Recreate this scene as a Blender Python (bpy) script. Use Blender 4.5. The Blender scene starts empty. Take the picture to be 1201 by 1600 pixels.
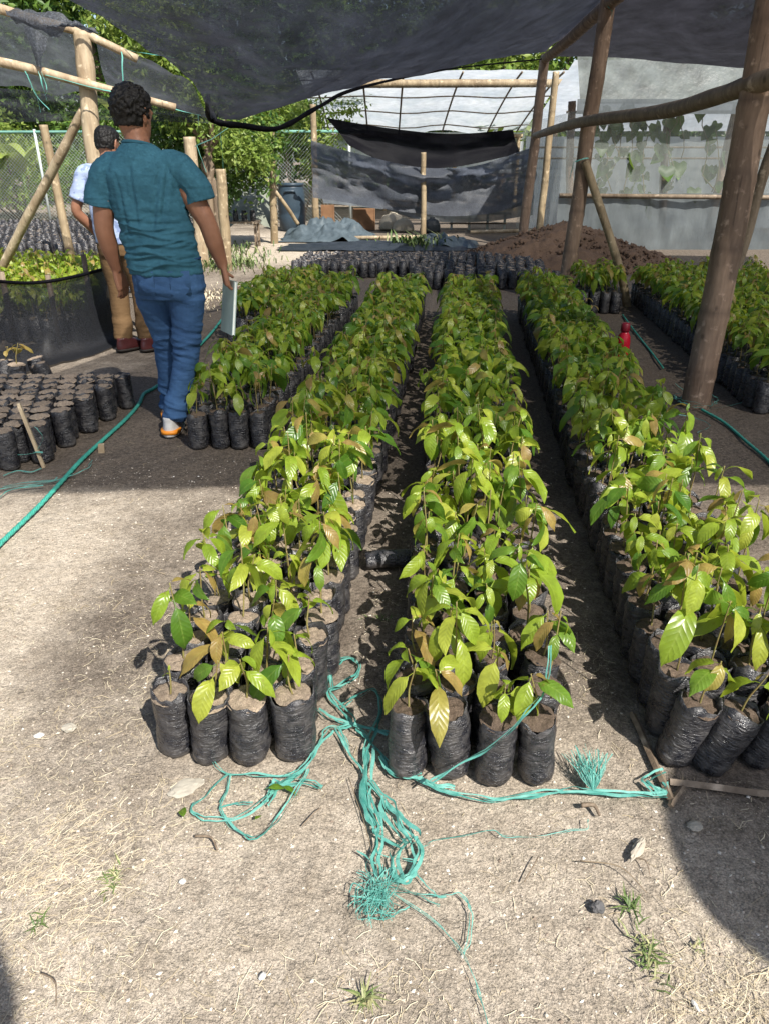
import bpy, bmesh, math, random
import numpy as np
from mathutils import Vector, Matrix, Euler

random.seed(7); RS = np.random.RandomState(7)
scene = bpy.context.scene
COL = scene.collection
rad = math.radians

# ------------------------------------------------------------ camera, world, sun, exposure
CAM_H = 1.45; PITCH = rad(25.9); FPX = 1155.6
cam_d = bpy.data.cameras.new('camera'); cam = bpy.data.objects.new('camera', cam_d); COL.objects.link(cam)
cam.location = (0, 0, CAM_H); cam.rotation_euler = (rad(90) - PITCH, 0, 0)
cam_d.sensor_fit = 'VERTICAL'; cam_d.sensor_height = 36; cam_d.sensor_width = 27; cam_d.lens = 26
cam_d.clip_start = 0.05; cam_d.clip_end = 600
scene.camera = cam
SUN = Vector((0.50, -0.78, 1.0)).normalized()
w = bpy.data.worlds.new('World'); scene.world = w; w.use_nodes = True
wn = w.node_tree.nodes; bg = wn['Background']
sky = wn.new('ShaderNodeTexSky'); sky.sky_type = 'NISHITA'; sky.sun_disc = False
sky.sun_elevation = math.asin(SUN.z); sky.sun_rotation = math.atan2(SUN.x, SUN.y)
sky.dust_density = 1.5; sky.air_density = 1.0
w.node_tree.links.new(sky.outputs[0], bg.inputs[0]); bg.inputs[1].default_value = 0.09
sd = bpy.data.lights.new('sun', 'SUN'); sd.energy = 5.0; sd.angle = rad(0.55); sd.color = (1.0, 0.955, 0.88)
so = bpy.data.objects.new('sun', sd); COL.objects.link(so)
so.rotation_euler = SUN.to_track_quat('Z', 'Y').to_euler()
scene.view_settings.view_transform = 'Standard'; scene.view_settings.look = 'None'
scene.view_settings.gamma = 1; scene.view_settings.exposure = 0.98
scene.view_settings.use_curve_mapping = False
scene.render.engine = 'CYCLES'
scene.cycles.max_bounces = 8; scene.cycles.transparent_max_bounces = 16

_cp, _sp = math.cos(PITCH), math.sin(PITCH)
def ray(px, py):
    a = (px - 600.5) / FPX; b = (800 - py) / FPX
    return np.array([a, _cp + b * _sp, -_sp + b * _cp])
def gp(px, py, z=0.0):
    """point of the place seen at a photo pixel, at height z"""
    d = ray(px, py); t = (z - CAM_H) / d[2]
    return (d[0] * t, d[1] * t, z)
def at(px, py, Y):
    d = ray(px, py); t = Y / d[1]
    return (d[0] * t, Y, CAM_H + d[2] * t)
def proj(p):
    y = p[1]; z = p[2] - CAM_H
    dep = y * _cp - z * _sp
    if dep < 0.05: return (-9999, -9999)
    return (600.5 + FPX * p[0] / dep, 800 - FPX * (y * _sp + z * _cp) / dep)

# ------------------------------------------------------------ numpy value noise
_perm = np.random.RandomState(3).rand(64, 64, 64)
def vnoise(x, y, z=0.0):
    x = np.asarray(x, float); y = np.asarray(y, float); z = np.asarray(z, float) + 0 * x
    xi = np.floor(x).astype(int); yi = np.floor(y).astype(int); zi = np.floor(z).astype(int)
    fx = x - xi; fy = y - yi; fz = z - zi
    fx = fx * fx * (3 - 2 * fx); fy = fy * fy * (3 - 2 * fy); fz = fz * fz * (3 - 2 * fz)
    r = 0
    for a in (0, 1):
        for b in (0, 1):
            for c in (0, 1):
                r = r + _perm[(xi + a) % 64, (yi + b) % 64, (zi + c) % 64] * (fx if a else 1 - fx) * (fy if b else 1 - fy) * (fz if c else 1 - fz)
    return r * 2 - 1
def fbm(x, y, z=0.0, o=4):
    s = 0; a = 1.0; t = 0; f = 1.0
    for i in range(o):
        s = s + a * vnoise(np.asarray(x) * f + 13.7 * i, np.asarray(y) * f + 5.1 * i, np.asarray(z) * f + 2.3 * i); t += a; a *= .5; f *= 2.03
    return s / t
def sstep(a, b, x):
    t = np.clip((np.asarray(x, float) - a) / (b - a), 0, 1); return t * t * (3 - 2 * t)

# ------------------------------------------------------------ geometry container
class Geo:
    def __init__(s): s.V = []; s.L = []; s.T = []; s.M = []; s.U = []; s.A = []; s.n = 0
    def add(s, V, L, T, mat=0, U=None, A=0.0):
        V = np.asarray(V, float).reshape(-1, 3); L = np.asarray(L, int).ravel(); T = np.asarray(T, int).ravel()
        s.V.append(V); s.L.append(L + s.n); s.T.append(T)
        s.M.append(np.full(len(T), mat) if np.isscalar(mat) else mat)
        s.U.append(np.zeros((len(V), 2)) if U is None else np.asarray(U, float).reshape(-1, 2))
        s.A.append(np.full(len(V), A, float) if np.isscalar(A) else np.asarray(A, float))
        s.n += len(V); return s
    def grid(s, P, close=False, mat=0, A=0.0):
        P = np.asarray(P, float); nu, nv = P.shape[:2]
        I = np.arange(nu * nv).reshape(nu, nv)
        J = np.concatenate([I, I[:, :1]], 1) if close else I
        a = J[:-1, :-1]; b = J[:-1, 1:]; c = J[1:, 1:]; d = J[1:, :-1]
        L = np.stack([a, b, c, d], -1).reshape(-1)
        uu, vv = np.meshgrid(np.linspace(0, 1, nu), np.linspace(0, 1, nv), indexing='ij')
        return s.add(P.reshape(-1, 3), L, np.full(a.size, 4), mat, np.stack([uu, vv], -1), A)
    def pyd(s, V, F, mat=0, A=0.0):
        L = [i for f in F for i in f]; return s.add(V, L, [len(f) for f in F], mat, None, A)
    def cat(s):
        return [np.concatenate(k) if len(k) else np.zeros(0) for k in (s.V, s.L, s.T, s.M, s.U, s.A)]
    def merge(s, g, M=None, A=None):
        V, L, T, Mi, U, Aa = g if isinstance(g, (list, tuple)) else g.cat()
        if M is not None:
            m = np.array(M); V = V @ m[:3, :3].T + m[:3, 3]
        return s.add(V, L, T, Mi, U, Aa if A is None else A)
    def box(s, c, size, rot=None, mat=0, A=0.0, jit=0.0):
        x, y, z = [k / 2 for k in size]
        V = np.array([(i * x, j * y, k * z) for i in (-1, 1) for j in (-1, 1) for k in (-1, 1)], float)
        if jit: V = V + RS.uniform(-jit, jit, V.shape)
        if rot is not None: V = V @ np.array(Euler(rot).to_matrix()).T
        V = V + np.array(c)
        F = [(0, 1, 3, 2), (4, 6, 7, 5), (0, 4, 5, 1), (2, 3, 7, 6), (0, 2, 6, 4), (1, 5, 7, 3)]
        return s.pyd(V, F, mat, A)
    def tube(s, pts, r, segs=8, mat=0, A=0.0, caps=True, flat=1.0, up=(0, 0, 1)):
        P = np.asarray(pts, float); n = len(P)
        r = np.full(n, r) if np.isscalar(r) else np.asarray(r, float)
        T = np.gradient(P, axis=0); T /= np.linalg.norm(T, axis=1)[:, None] + 1e-9
        up = np.array(up, float); G = np.zeros((n, segs, 3)); prev = None
        an = np.linspace(0, 2 * np.pi, segs, endpoint=False)
        for i in range(n):
            if prev is None:
                q = np.cross(T[i], up)
                if np.linalg.norm(q) < .15: q = np.cross(T[i], (1, 0, 0.01))
            else:
                q = prev - T[i] * np.dot(prev, T[i])
            q = q / (np.linalg.norm(q) + 1e-9); prev = q
            e = np.cross(q, T[i])
            G[i] = P[i] + r[i] * (np.cos(an)[:, None] * q + np.sin(an)[:, None] * e * flat)
        base = s.n; s.grid(G, True, mat, A)
        if caps:
            s.V.append(np.array([P[0], P[-1]])); s.U.append(np.zeros((2, 2)))
            aa = A if np.isscalar(A) else float(np.mean(A)); s.A.append(np.full(2, aa)); c0 = s.n; s.n += 2
            F = [(c0, base + (j + 1) % segs, base + j) for j in range(segs)] + \
                [(c0 + 1, base + (n - 1) * segs + j, base + (n - 1) * segs + (j + 1) % segs) for j in range(segs)]
            s.L.append(np.array(F).ravel()); s.T.append(np.full(len(F), 3)); s.M.append(np.full(len(F), mat))
        return s
    def rings(s, R, segs=20, mat=0, sup=2.0):
        """horizontal ellipse rings (x,y,z,rx,ry), capped"""
        an = np.linspace(0, 2 * np.pi, segs, endpoint=False)
        c, d = np.cos(an), np.sin(an)
        cx = np.sign(c) * np.abs(c) ** (2 / sup); cy = np.sign(d) * np.abs(d) ** (2 / sup)
        G = np.array([[(x + rx * a, y + ry * b, z) for a, b in zip(cx, cy)] for x, y, z, rx, ry in R])
        base = s.n; s.grid(G, True, mat); n = len(R)
        s.V.append(np.array([R[0][:3], R[-1][:3]])); s.U.append(np.zeros((2, 2))); s.A.append(np.zeros(2)); c0 = s.n; s.n += 2
        F = [(c0, base + (j + 1) % segs, base + j) for j in range(segs)] + \
            [(c0 + 1, base + (n - 1) * segs + j, base + (n - 1) * segs + (j + 1) % segs) for j in range(segs)]
        s.L.append(np.array(F).ravel()); s.T.append(np.full(len(F), 3)); s.M.append(np.full(len(F), mat))
        return s
    def mesh(s, name, mats, smooth=True, tint=True):
        V, L, T, M, U, A = s.cat(); me = bpy.data.meshes.new(name)
        me.vertices.add(len(V)); me.vertices.foreach_set('co', V.ravel().astype(np.float32))
        me.loops.add(len(L)); me.loops.foreach_set('vertex_index', L.astype(np.int32))
        me.polygons.add(len(T)); st = np.concatenate([[0], np.cumsum(T)[:-1]]).astype(np.int32)
        me.polygons.foreach_set('loop_start', st)
        me.polygons.foreach_set('material_index', M.astype(np.int32))
        uv = me.uv_layers.new(name='UVMap'); uv.data.foreach_set('uv', U[L].astype(np.float32).ravel())
        if tint:
            at_ = me.attributes.new('tint', 'FLOAT', 'POINT'); at_.data.foreach_set('value', A.astype(np.float32))
        me.update(calc_edges=True)
        me.polygons.foreach_set('use_smooth', np.full(len(T), smooth))
        for m in (mats if isinstance(mats, (list, tuple)) else [mats]): me.materials.append(m)
        me.update(); return me

def link(name, me, parent=None, M=None, label=None, cat=None, group=None, kind=None):
    o = bpy.data.objects.new(name, me); COL.objects.link(o)
    if parent is not None: o.parent = parent
    if M is not None: o.matrix_basis = Matrix(M)
    if label: o['label'] = label
    if cat: o['category'] = cat
    if group: o['group'] = group
    if kind: o['kind'] = kind
    return o
def thing(name, label, cat, loc=(0, 0, 0), rz=0.0, group=None, rx=0.0, ry=0.0):
    o = link(name, None, None, None, label, cat, group)
    o.location = loc; o.rotation_euler = (rx, ry, rz); o.empty_display_size = .05
    return o
def part(name, g, mats, parent, smooth=True, label=None, kind=None, M=None):
    o = link(name, g.mesh(name, mats, smooth), parent, M, label=label, kind=kind); return o
def rel(pts, o):
    return [tuple(np.array(p) - np.array(o)) for p in pts]
def crom(pts, n=8):
    """smooth curve through points"""
    P = np.asarray(pts, float); P = np.vstack([2 * P[0] - P[1], P, 2 * P[-1] - P[-2]]); out = []
    for i in range(1, len(P) - 2):
        for t in np.linspace(0, 1, n, endpoint=False):
            a, b, c, d = P[i - 1], P[i], P[i + 1], P[i + 2]
            out.append(.5 * ((2 * b) + (c - a) * t + (2 * a - 5 * b + 4 * c - d) * t * t + (3 * b - a - 3 * c + d) * t ** 3))
    out.append(P[-2]); return np.array(out)
def patch(C, nu, nv):
    """smooth surface through a grid of control points"""
    C = np.asarray(C, float)
    rows = [crom(r, nv) for r in C]; R = np.array(rows)
    cols = [crom(R[:, j], nu) for j in range(R.shape[1])]
    return np.transpose(np.array(cols), (1, 0, 2))

# ------------------------------------------------------------ materials
class NT:
    def __init__(s, name):
        s.m = bpy.data.materials.new(name); s.m.use_nodes = True; s.t = s.m.node_tree; s.n = s.t.nodes
        s.b = s.n['Principled BSDF']; s.out = s.n['Material Output']
        s.tc = s.n.new('ShaderNodeTexCoord')
    def lk(s, a, b): s.t.links.new(a, b)
    def mp(s, scale=(1, 1, 1), src='Object'):
        m = s.n.new('ShaderNodeMapping'); m.inputs['Scale'].default_value = scale; s.lk(s.tc.outputs[src], m.inputs[0]); return m.outputs[0]
    def noise(s, scale, detail=4, rough=.55, vec=None, dist=0):
        k = s.n.new('ShaderNodeTexNoise'); k.inputs['Scale'].default_value = scale; k.inputs['Detail'].default_value = detail
        k.inputs['Roughness'].default_value = rough; k.inputs['Distortion'].default_value = dist
        s.lk(vec if vec is not None else s.tc.outputs['Object'], k.inputs['Vector']); return k.outputs['Fac']
    def voro(s, scale, vec=None, feat='F1', out='Distance'):
        k = s.n.new('ShaderNodeTexVoronoi'); k.inputs['Scale'].default_value = scale; k.feature = feat
        s.lk(vec if vec is not None else s.tc.outputs['Object'], k.inputs['Vector']); return k.outputs[out]
    def ramp(s, fac, stops):
        k = s.n.new('ShaderNodeValToRGB'); s.lk(fac, k.inputs[0]); e = k.color_ramp.elements
        while len(e) < len(stops): e.new(.5)
        for i, (p, c) in enumerate(stops):
            e[i].position = p; e[i].color = (c, c, c, 1) if np.isscalar(c) else (*c, 1)
        return k.outputs[0]
    def mix(s, fac, a, b, mode='MIX'):
        k = s.n.new('ShaderNodeMix'); k.data_type = 'RGBA'; k.blend_type = mode
        for v, i in ((fac, 0), (a, 6), (b, 7)):
            if hasattr(v, 'links') or hasattr(v, 'is_linked'): s.lk(v, k.inputs[i])
            elif np.isscalar(v): k.inputs[i].default_value = v if i == 0 else (v, v, v, 1)
            else: k.inputs[i].default_value = (*v, 1)
        return k.outputs[2]
    def math(s, op, a, b=0.0, clamp=False):
        k = s.n.new('ShaderNodeMath'); k.operation = op; k.use_clamp = clamp
        for i, v in enumerate((a, b)):
            if hasattr(v, 'is_linked'): s.lk(v, k.inputs[i])
            else: k.inputs[i].default_value = v
        return k.outputs[0]
    def attr(s, name):
        k = s.n.new('ShaderNodeAttribute'); k.attribute_name = name; return k.outputs['Fac']
    def rnd(s):
        return s.n.new('ShaderNodeObjectInfo').outputs['Random']
    def bump(s, h, st=.5, dist=.01, prev=None):
        k = s.n.new('ShaderNodeBump'); k.inputs['Strength'].default_value = st; k.inputs['Distance'].default_value = dist
        s.lk(h, k.inputs['Height'])
        if prev is not None: s.lk(prev, k.inputs['Normal'])
        return k.outputs[0]
    def set(s, color=None, rough=None, normal=None, spec=None, **kw):
        for key, v in (('Base Color', color), ('Roughness', rough), ('Normal', normal), ('Specular IOR Level', spec)):
            if v is None: continue
            if hasattr(v, 'is_linked'): s.lk(v, s.b.inputs[key])
            elif np.isscalar(v): s.b.inputs[key].default_value = v
            else: s.b.inputs[key].default_value = (*v, 1)
        for k2, v in kw.items(): s.b.inputs[k2].default_value = v
        return s

def simple(name, c1, c2=None, rough=.7, scale=6, bump=.2, bscale=40, spec=.4, stretch=(1, 1, 1), bd=.004):
    k = NT(name); v = k.mp(stretch)
    c = k.mix(k.ramp(k.noise(scale, 5, .6, v), [(.3, 0.), (.7, 1.)]), c1, c2 if c2 is not None else tuple(x * .7 for x in c1))
    k.set(c, rough, k.bump(k.noise(bscale, 4, .6, v), bump, bd) if bump else None, spec)
    return k.m

def m_ground():
    k = NT('dirt_ground')
    damp_shade = k.attr('tint')  # carries damp soil and painted shade together
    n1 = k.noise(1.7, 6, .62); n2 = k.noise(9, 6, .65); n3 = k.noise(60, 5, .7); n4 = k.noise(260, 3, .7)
    f = k.math('ADD', damp_shade, k.math('MULTIPLY', k.math('SUBTRACT', n1, .5), .9))
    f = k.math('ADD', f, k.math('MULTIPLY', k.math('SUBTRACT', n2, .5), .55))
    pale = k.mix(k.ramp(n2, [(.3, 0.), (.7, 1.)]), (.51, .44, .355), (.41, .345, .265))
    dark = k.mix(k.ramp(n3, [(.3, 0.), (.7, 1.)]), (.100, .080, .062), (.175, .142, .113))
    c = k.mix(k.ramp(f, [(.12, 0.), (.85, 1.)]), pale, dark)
    c = k.mix(.75, c, k.ramp(n3, [(.25, .5), (.5, 1.0), (.8, 1.35)]), 'MULTIPLY')
    c = k.mix(.85, c, k.ramp(n4, [(.28, .45), (.5, 1.0), (.75, 1.35)]), 'MULTIPLY')
    peb = k.voro(95); pm = k.ramp(peb, [(.10, 1.), (.16, 0.)]); pm2 = k.ramp(k.noise(13, 2), [(.5, 0.), (.62, 1.)])
    c = k.mix(k.math('MULTIPLY', k.math('MULTIPLY', pm, pm2), .6), c, (.42, .38, .33))
    gr = k.voro(170); c = k.mix(.7, c, k.ramp(gr, [(.1, 1.2), (.45, .98), (.8, .6)]), 'MULTIPLY')
    gr2 = k.noise(32, 6, .8); c = k.mix(.55, c, k.ramp(gr2, [(.30, .45), (.45, 1.0), (.7, 1.2)]), 'MULTIPLY')
    b = k.bump(n2, .8, .04); b = k.bump(n3, .9, .012, b); b = k.bump(n4, .8, .004, b)
    b = k.bump(pm, .35, .003, b); b = k.bump(gr, -.6, .004, b)
    k.set(c, .93, b, .2); return k.m

def m_leaf(name, a, b, c, gloss=.33, trans=(.35, .55, .05), hue=.0):
    k = NT(name)
    r = k.n.new('ShaderNodeMath'); r.operation = 'FRACT'
    k.lk(k.math('ADD', k.rnd(), k.attr('tint')), r.inputs[0]); r = r.outputs[0]
    col = k.ramp(r, [(0., a), (.5, b), (1., c)])
    sep = k.n.new('ShaderNodeSeparateXYZ'); k.lk(k.tc.outputs['UV'], sep.inputs[0])
    u, v = sep.outputs[0], sep.outputs[1]
    av = k.math('ABSOLUTE', k.math('SUBTRACT', v, .5))
    mid = k.ramp(av, [(.015, 1.), (.045, 0.)])
    ph = k.math('SUBTRACT', k.math('MULTIPLY', u, 9.5), k.math('MULTIPLY', av, 3.4))
    wv = k.math('ABSOLUTE', k.math('SINE', k.math('MULTIPLY', ph, math.pi)))
    vein = k.ramp(wv, [(.0, 1.), (.16, 0.)])
    vm = k.math('MAXIMUM', mid, k.math('MULTIPLY', vein, .14))
    light = k.mix(.35, col, (.42, .50, .12))
    col2 = k.mix(k.math('MULTIPLY', vm, .5), col, light)
    blot = k.ramp(k.noise(38, 4, .6), [(.35, .68), (.6, 1.12)])
    col2 = k.mix(.7, col2, blot, 'MULTIPLY')
    # brown spots on some leaves
    sp = k.ramp(k.noise(55, 2, .5), [(.70, 0.), (.75, 1.)])
    col2 = k.mix(k.math('MULTIPLY', sp, .5), col2, (.16, .09, .03))
    nb = k.bump(k.math('POWER', wv, .6), .30, .003); nb = k.bump(k.noise(30, 3), .3, .004, nb)
    k.set(col2, gloss, nb, .5)
    tr = k.n.new('ShaderNodeBsdfTranslucent'); k.lk(k.mix(.75, col2, trans, 'MIX'), tr.inputs[0])
    mx = k.n.new('ShaderNodeMixShader'); mx.inputs[0].default_value = .44
    k.lk(k.b.outputs[0], mx.inputs[1]); k.lk(tr.outputs[0], mx.inputs[2]); k.lk(mx.outputs[0], k.out.inputs[0])
    return k.m

def m_bag():
    k = NT('black_plastic')
    vz = k.mp((12, 12, 60)); v2 = k.mp((30, 30, 120))
    w1 = k.noise(1, 4, .6, vz, 1.2); w2 = k.noise(1, 3, .6, v2, .6); w3 = k.voro(70, None, 'F1'); w4 = k.noise(1, 4, .65, k.mp((26, 26, 34)), 2.0)
    dust = k.ramp(k.noise(24, 5, .7), [(.42, 0.), (.75, 1.)])
    fine = k.ramp(k.noise(240, 3, .6), [(.5, 0.), (.7, 1.)])
    sep = k.n.new('ShaderNodeSeparateXYZ'); k.lk(k.tc.outputs['Object'], sep.inputs[0])
    low = k.ramp(sep.outputs[2], [(.0, .8), (.07, .15), (.2, .1)])
    d = k.math('MULTIPLY', k.math('ADD', k.math('MULTIPLY', dust, .42), k.math('MULTIPLY', fine, .12)), 1.0)
    d = k.math('ADD', d, k.math('MULTIPLY', k.math('MULTIPLY', low, dust), .5), True)
    c = k.mix(d, (.012, .0125, .017), (.14, .13, .122))
    b = k.bump(w1, .75, .008); b = k.bump(w2, .9, .006, b); b = k.bump(w4, .6, .006, b); b = k.bump(w3, .25, .002, b)
    k.set(c, k.ramp(dust, [(0., .22), (1., .55)]), b, .6); return k.m

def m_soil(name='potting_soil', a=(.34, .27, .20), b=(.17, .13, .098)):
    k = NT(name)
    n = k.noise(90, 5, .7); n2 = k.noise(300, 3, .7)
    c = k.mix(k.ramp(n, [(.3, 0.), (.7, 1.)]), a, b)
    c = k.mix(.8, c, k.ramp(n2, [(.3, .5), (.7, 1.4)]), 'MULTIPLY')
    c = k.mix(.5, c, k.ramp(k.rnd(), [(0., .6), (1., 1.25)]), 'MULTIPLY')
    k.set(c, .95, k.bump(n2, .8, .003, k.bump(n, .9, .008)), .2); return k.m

def m_net(name, lo, hi, col=(.02, .02, .024), scale=160, streak=(1, 1, 1), tr=4.0, spec=.3):
    k = NT(name)
    n = k.noise(scale, 2, .5); n2 = k.noise(2.2, 4, .6, k.mp(streak)); n3 = k.noise(1, 3, .6, k.mp((14, 260, 14)))
    f = k.math('ADD', k.math('MULTIPLY', k.ramp(n, [(.35, 0.), (.65, 1.)]), .5), k.math('ADD', k.math('MULTIPLY', n2, .25), k.math('MULTIPLY', n3, .28)))
    f = k.ramp(f, [(.15, lo), (.85, hi)])
    # threads close up when the net is seen at a slant: transmission = gap ** (1 / cos)
    gm = k.n.new('ShaderNodeNewGeometry'); vd = k.n.new('ShaderNodeVectorMath'); vd.operation = 'DOT_PRODUCT'
    k.lk(gm.outputs['Incoming'], vd.inputs[0]); k.lk(gm.outputs['True Normal'], vd.inputs[1])
    cs = k.math('MAXIMUM', k.math('ABSOLUTE', vd.outputs['Value']), .1)
    f = k.math('SUBTRACT', 1.0, k.math('POWER', k.math('SUBTRACT', 1.0, f), k.math('DIVIDE', 1.0, cs)), True)
    c = k.mix(k.ramp(n, [(.45, 0.), (.7, 1.)]), col, tuple(x * 2.6 + .008 for x in col))
    k.set(c, .55, k.bump(n3, .5, .004), spec)
    tl = k.n.new('ShaderNodeBsdfTranslucent'); 
    wv = k.math('MULTIPLY', k.ramp(k.noise(1, 3, .7, k.mp((38, 420, 38))), [(.3, .45), (.7, 1.6)]), k.ramp(k.noise(1, 3, .6, k.mp((330, 60, 200))), [(.3, .5), (.7, 1.55)]))
    wv = k.math('MULTIPLY', wv, k.ramp(k.noise(3.1, 5, .65, k.mp((1.6, .7, 1))), [(.3, .55), (.7, 1.4)]))
    k.lk(k.mix(1.0, tuple(min(1, x * tr + .002) for x in col), wv, 'MULTIPLY'), tl.inputs[0])
    m0 = k.n.new('ShaderNodeMixShader'); m0.inputs[0].default_value = .45
    k.lk(k.b.outputs[0], m0.inputs[1]); k.lk(tl.outputs[0], m0.inputs[2])
    tp = k.n.new('ShaderNodeBsdfTransparent'); mx = k.n.new('ShaderNodeMixShader')
    k.lk(f, mx.inputs[0]); k.lk(tp.outputs[0], mx.inputs[1]); k.lk(m0.outputs[0], mx.inputs[2]); k.lk(mx.outputs[0], k.out.inputs[0])
    return k.m

def m_film(name, col, opac, trans=.6, dirt=(.35, .38, .40), rough=.35):
    k = NT(name)
    n = k.noise(1.3, 5, .6); n2 = k.noise(7, 4, .6, k.mp((1, 1, .35)))
    c = k.mix(k.ramp(n, [(.35, 0.), (.7, 1.)]), col, dirt)
    c = k.mix(.4, c, k.ramp(n2, [(.3, .75), (.7, 1.1)]), 'MULTIPLY')
    k.set(c, rough, k.bump(n2, .5, .03), .5)
    tl = k.n.new('ShaderNodeBsdfTranslucent'); k.lk(c, tl.inputs[0])
    m1 = k.n.new('ShaderNodeMixShader'); m1.inputs[0].default_value = trans
    k.lk(k.b.outputs[0], m1.inputs[1]); k.lk(tl.outputs[0], m1.inputs[2])
    tp = k.n.new('ShaderNodeBsdfTransparent'); m2 = k.n.new('ShaderNodeMixShader')
    k.lk(k.ramp(n2, [(.2, max(0, opac - .1)), (.8, min(1, opac + .1))]), m2.inputs[0])
    k.lk(tp.outputs[0], m2.inputs[1]); k.lk(m1.outputs[0], m2.inputs[2]); k.lk(m2.outputs[0], k.out.inputs[0])
    return k.m

def m_cloth(name, a, b, weave=900, rough=.85, bumps=.3):
    k = NT(name); n = k.noise(5, 5, .6); n2 = k.noise(weave, 2, .5); n3 = k.noise(26, 4, .6, k.mp((1, 1, 2.4)))
    c = k.mix(k.ramp(n, [(.3, 0.), (.7, 1.)]), a, b); c = k.mix(.35, c, k.ramp(n2, [(.3, .7), (.7, 1.2)]), 'MULTIPLY')
    k.set(c, rough, k.bump(n2, .25, .001, k.bump(n3, bumps, .012)), .2); return k.m

def m_twine():
    k = NT('teal_raffia'); n = k.noise(60, 3); t = k.attr('tint')
    c = k.mix(k.ramp(k.math('ADD', k.math('MULTIPLY', n, .6), k.math('MULTIPLY', t, .5)), [(.2, 0.), (.8, 1.)]), (.02, .20, .165), (.20, .50, .43))
    fb = k.noise(1, 3, .7, k.mp((3, 34, 1), 'UV')); c = k.mix(.8, c, k.ramp(fb, [(.3, .45), (.7, 1.5)]), 'MULTIPLY')
    k.set(c, .45, k.bump(fb, .5, .001), .4)
    tr = k.n.new('ShaderNodeBsdfTranslucent'); k.lk(c, tr.inputs[0]); mx = k.n.new('ShaderNodeMixShader'); mx.inputs[0].default_value = .3
    k.lk(k.b.outputs[0], mx.inputs[1]); k.lk(tr.outputs[0], mx.inputs[2]); k.lk(mx.outputs[0], k.out.inputs[0]); return k.m

def m_pole(name, a, b, scale=1.0):
    k = NT(name); n = k.noise(9 * scale, 5, .65, k.mp((1, 1, .18))); n2 = k.noise(60, 4, .6, k.mp((1, 1, .15))); n3 = k.noise(14, 4, .6)
    c = k.mix(k.ramp(n, [(.35, 0.), (.65, 1.)]), a, b); c = k.mix(k.ramp(n3, [(.58, 0.), (.72, 1.)]), c, tuple(min(1, x * 1.6 + .05) for x in a))
    c = k.mix(.5, c, k.ramp(n2, [(.3, .6), (.7, 1.2)]), 'MULTIPLY')
    c = k.mix(k.attr('tint'), c, tuple(x * .35 for x in b))
    ck = k.ramp(k.noise(30, 3, .6, k.mp((1, 1, .06))), [(.30, 1.), (.36, 0.)]); kn = k.ramp(k.voro(9, k.mp((1, 1, .6))), [(.06, 1.), (.13, 0.)])
    c = k.mix(k.math('MULTIPLY', k.math('MAXIMUM', ck, kn), .65), c, tuple(x * .3 for x in b))
    k.set(c, .6, k.bump(ck, -.5, .004, k.bump(n2, .5, .005, k.bump(n3, .4, .01))), .3); return k.m

def m_straw():
    k = NT('dry_straw'); t = k.attr('tint')
    k.set(k.ramp(t, [(0., (.18, .135, .085)), (.5, (.42, .345, .225)), (1., (.60, .54, .40))]), .7, None, .3); return k.m

def m_grass():
    k = NT('weed_grass'); t = k.attr('tint')
    k.set(k.ramp(t, [(0., (.045, .085, .02)), (.6, (.11, .15, .045)), (1., (.34, .31, .16))]), .55, None, .4); return k.m

def m_foliage(name, a, b, c, tr=.3):
    k = NT(name); t = k.attr('tint'); n = k.noise(.9, 3)
    f = k.math('ADD', k.math('MULTIPLY', t, .6), k.math('MULTIPLY', n, .45))
    col = k.ramp(f, [(.15, a), (.5, b), (.9, c)])
    k.set(col, .45, None, .4)
    tl = k.n.new('ShaderNodeBsdfTranslucent'); k.lk(k.mix(.4, col, (.3, .42, .05)), tl.inputs[0]); mx = k.n.new('ShaderNodeMixShader'); mx.inputs[0].default_value = tr
    k.lk(k.b.outputs[0], mx.inputs[1]); k.lk(tl.outputs[0], mx.inputs[2]); k.lk(mx.outputs[0], k.out.inputs[0]); return k.m

MG = m_ground()
ML = [m_leaf('leaf_green', (.05, .125, .014), (.095, .185, .02), (.16, .25, .03)),
      m_leaf('leaf_yellow', (.16, .25, .02), (.23, .31, .03), (.34, .37, .05), trans=(.5, .6, .05)),
      m_leaf('leaf_bronze', (.28, .26, .05), (.33, .23, .07), (.22, .15, .05), trans=(.5, .4, .08))]
M_STEM = simple('seedling_stem', (.17, .17, .05), (.16, .10, .045), .6, 30, .2, 200)
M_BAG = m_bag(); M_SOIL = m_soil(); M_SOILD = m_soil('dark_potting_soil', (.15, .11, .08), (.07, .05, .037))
M_NET = m_net('shade_net', .26, .73, (.017, .019, .026), tr=1.8); M_NETF = m_net('fence_net', .62, .90, (.014, .015, .018)); M_NETD = m_net('double_shade_net', .96, 1.0, (.004, .004, .006), tr=1.0, spec=.08)
M_NETG = m_net('dusty_shade_net', .72, .97, (.045, .05, .06), 90, (1, 1, 3))
M_FILMW = m_film('white_film', (.78, .82, .86), .95, .5, (.55, .62, .68))
M_FILMC = m_film('clear_film', (.33, .36, .35), .42, .45, (.36, .38, .36), .3)
M_FILML = m_film('dull_film', (.165, .185, .19), .92, .35, (.10, .115, .125), .3)
M_TWINE = m_twine()
M_BAMB = m_pole('bamboo', (.32, .25, .155), (.18, .13, .075)); M_BAMBD = m_pole('weathered_bamboo', (.25, .175, .125), (.13, .085, .06))
M_WOOD = m_pole('peeled_pole', (.42, .34, .23), (.25, .18, .11)); M_WOODD = m_pole('grey_wood', (.22, .17, .12), (.11, .08, .055))
M_STRAW = m_straw(); M_GRASS = m_grass()
M_SOILPILE = m_soil('mound_soil', (.17, .11, .075), (.085, .055, .038))
M_BARK = m_pole('tree_bark', (.20, .15, .10), (.09, .065, .045))
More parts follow.
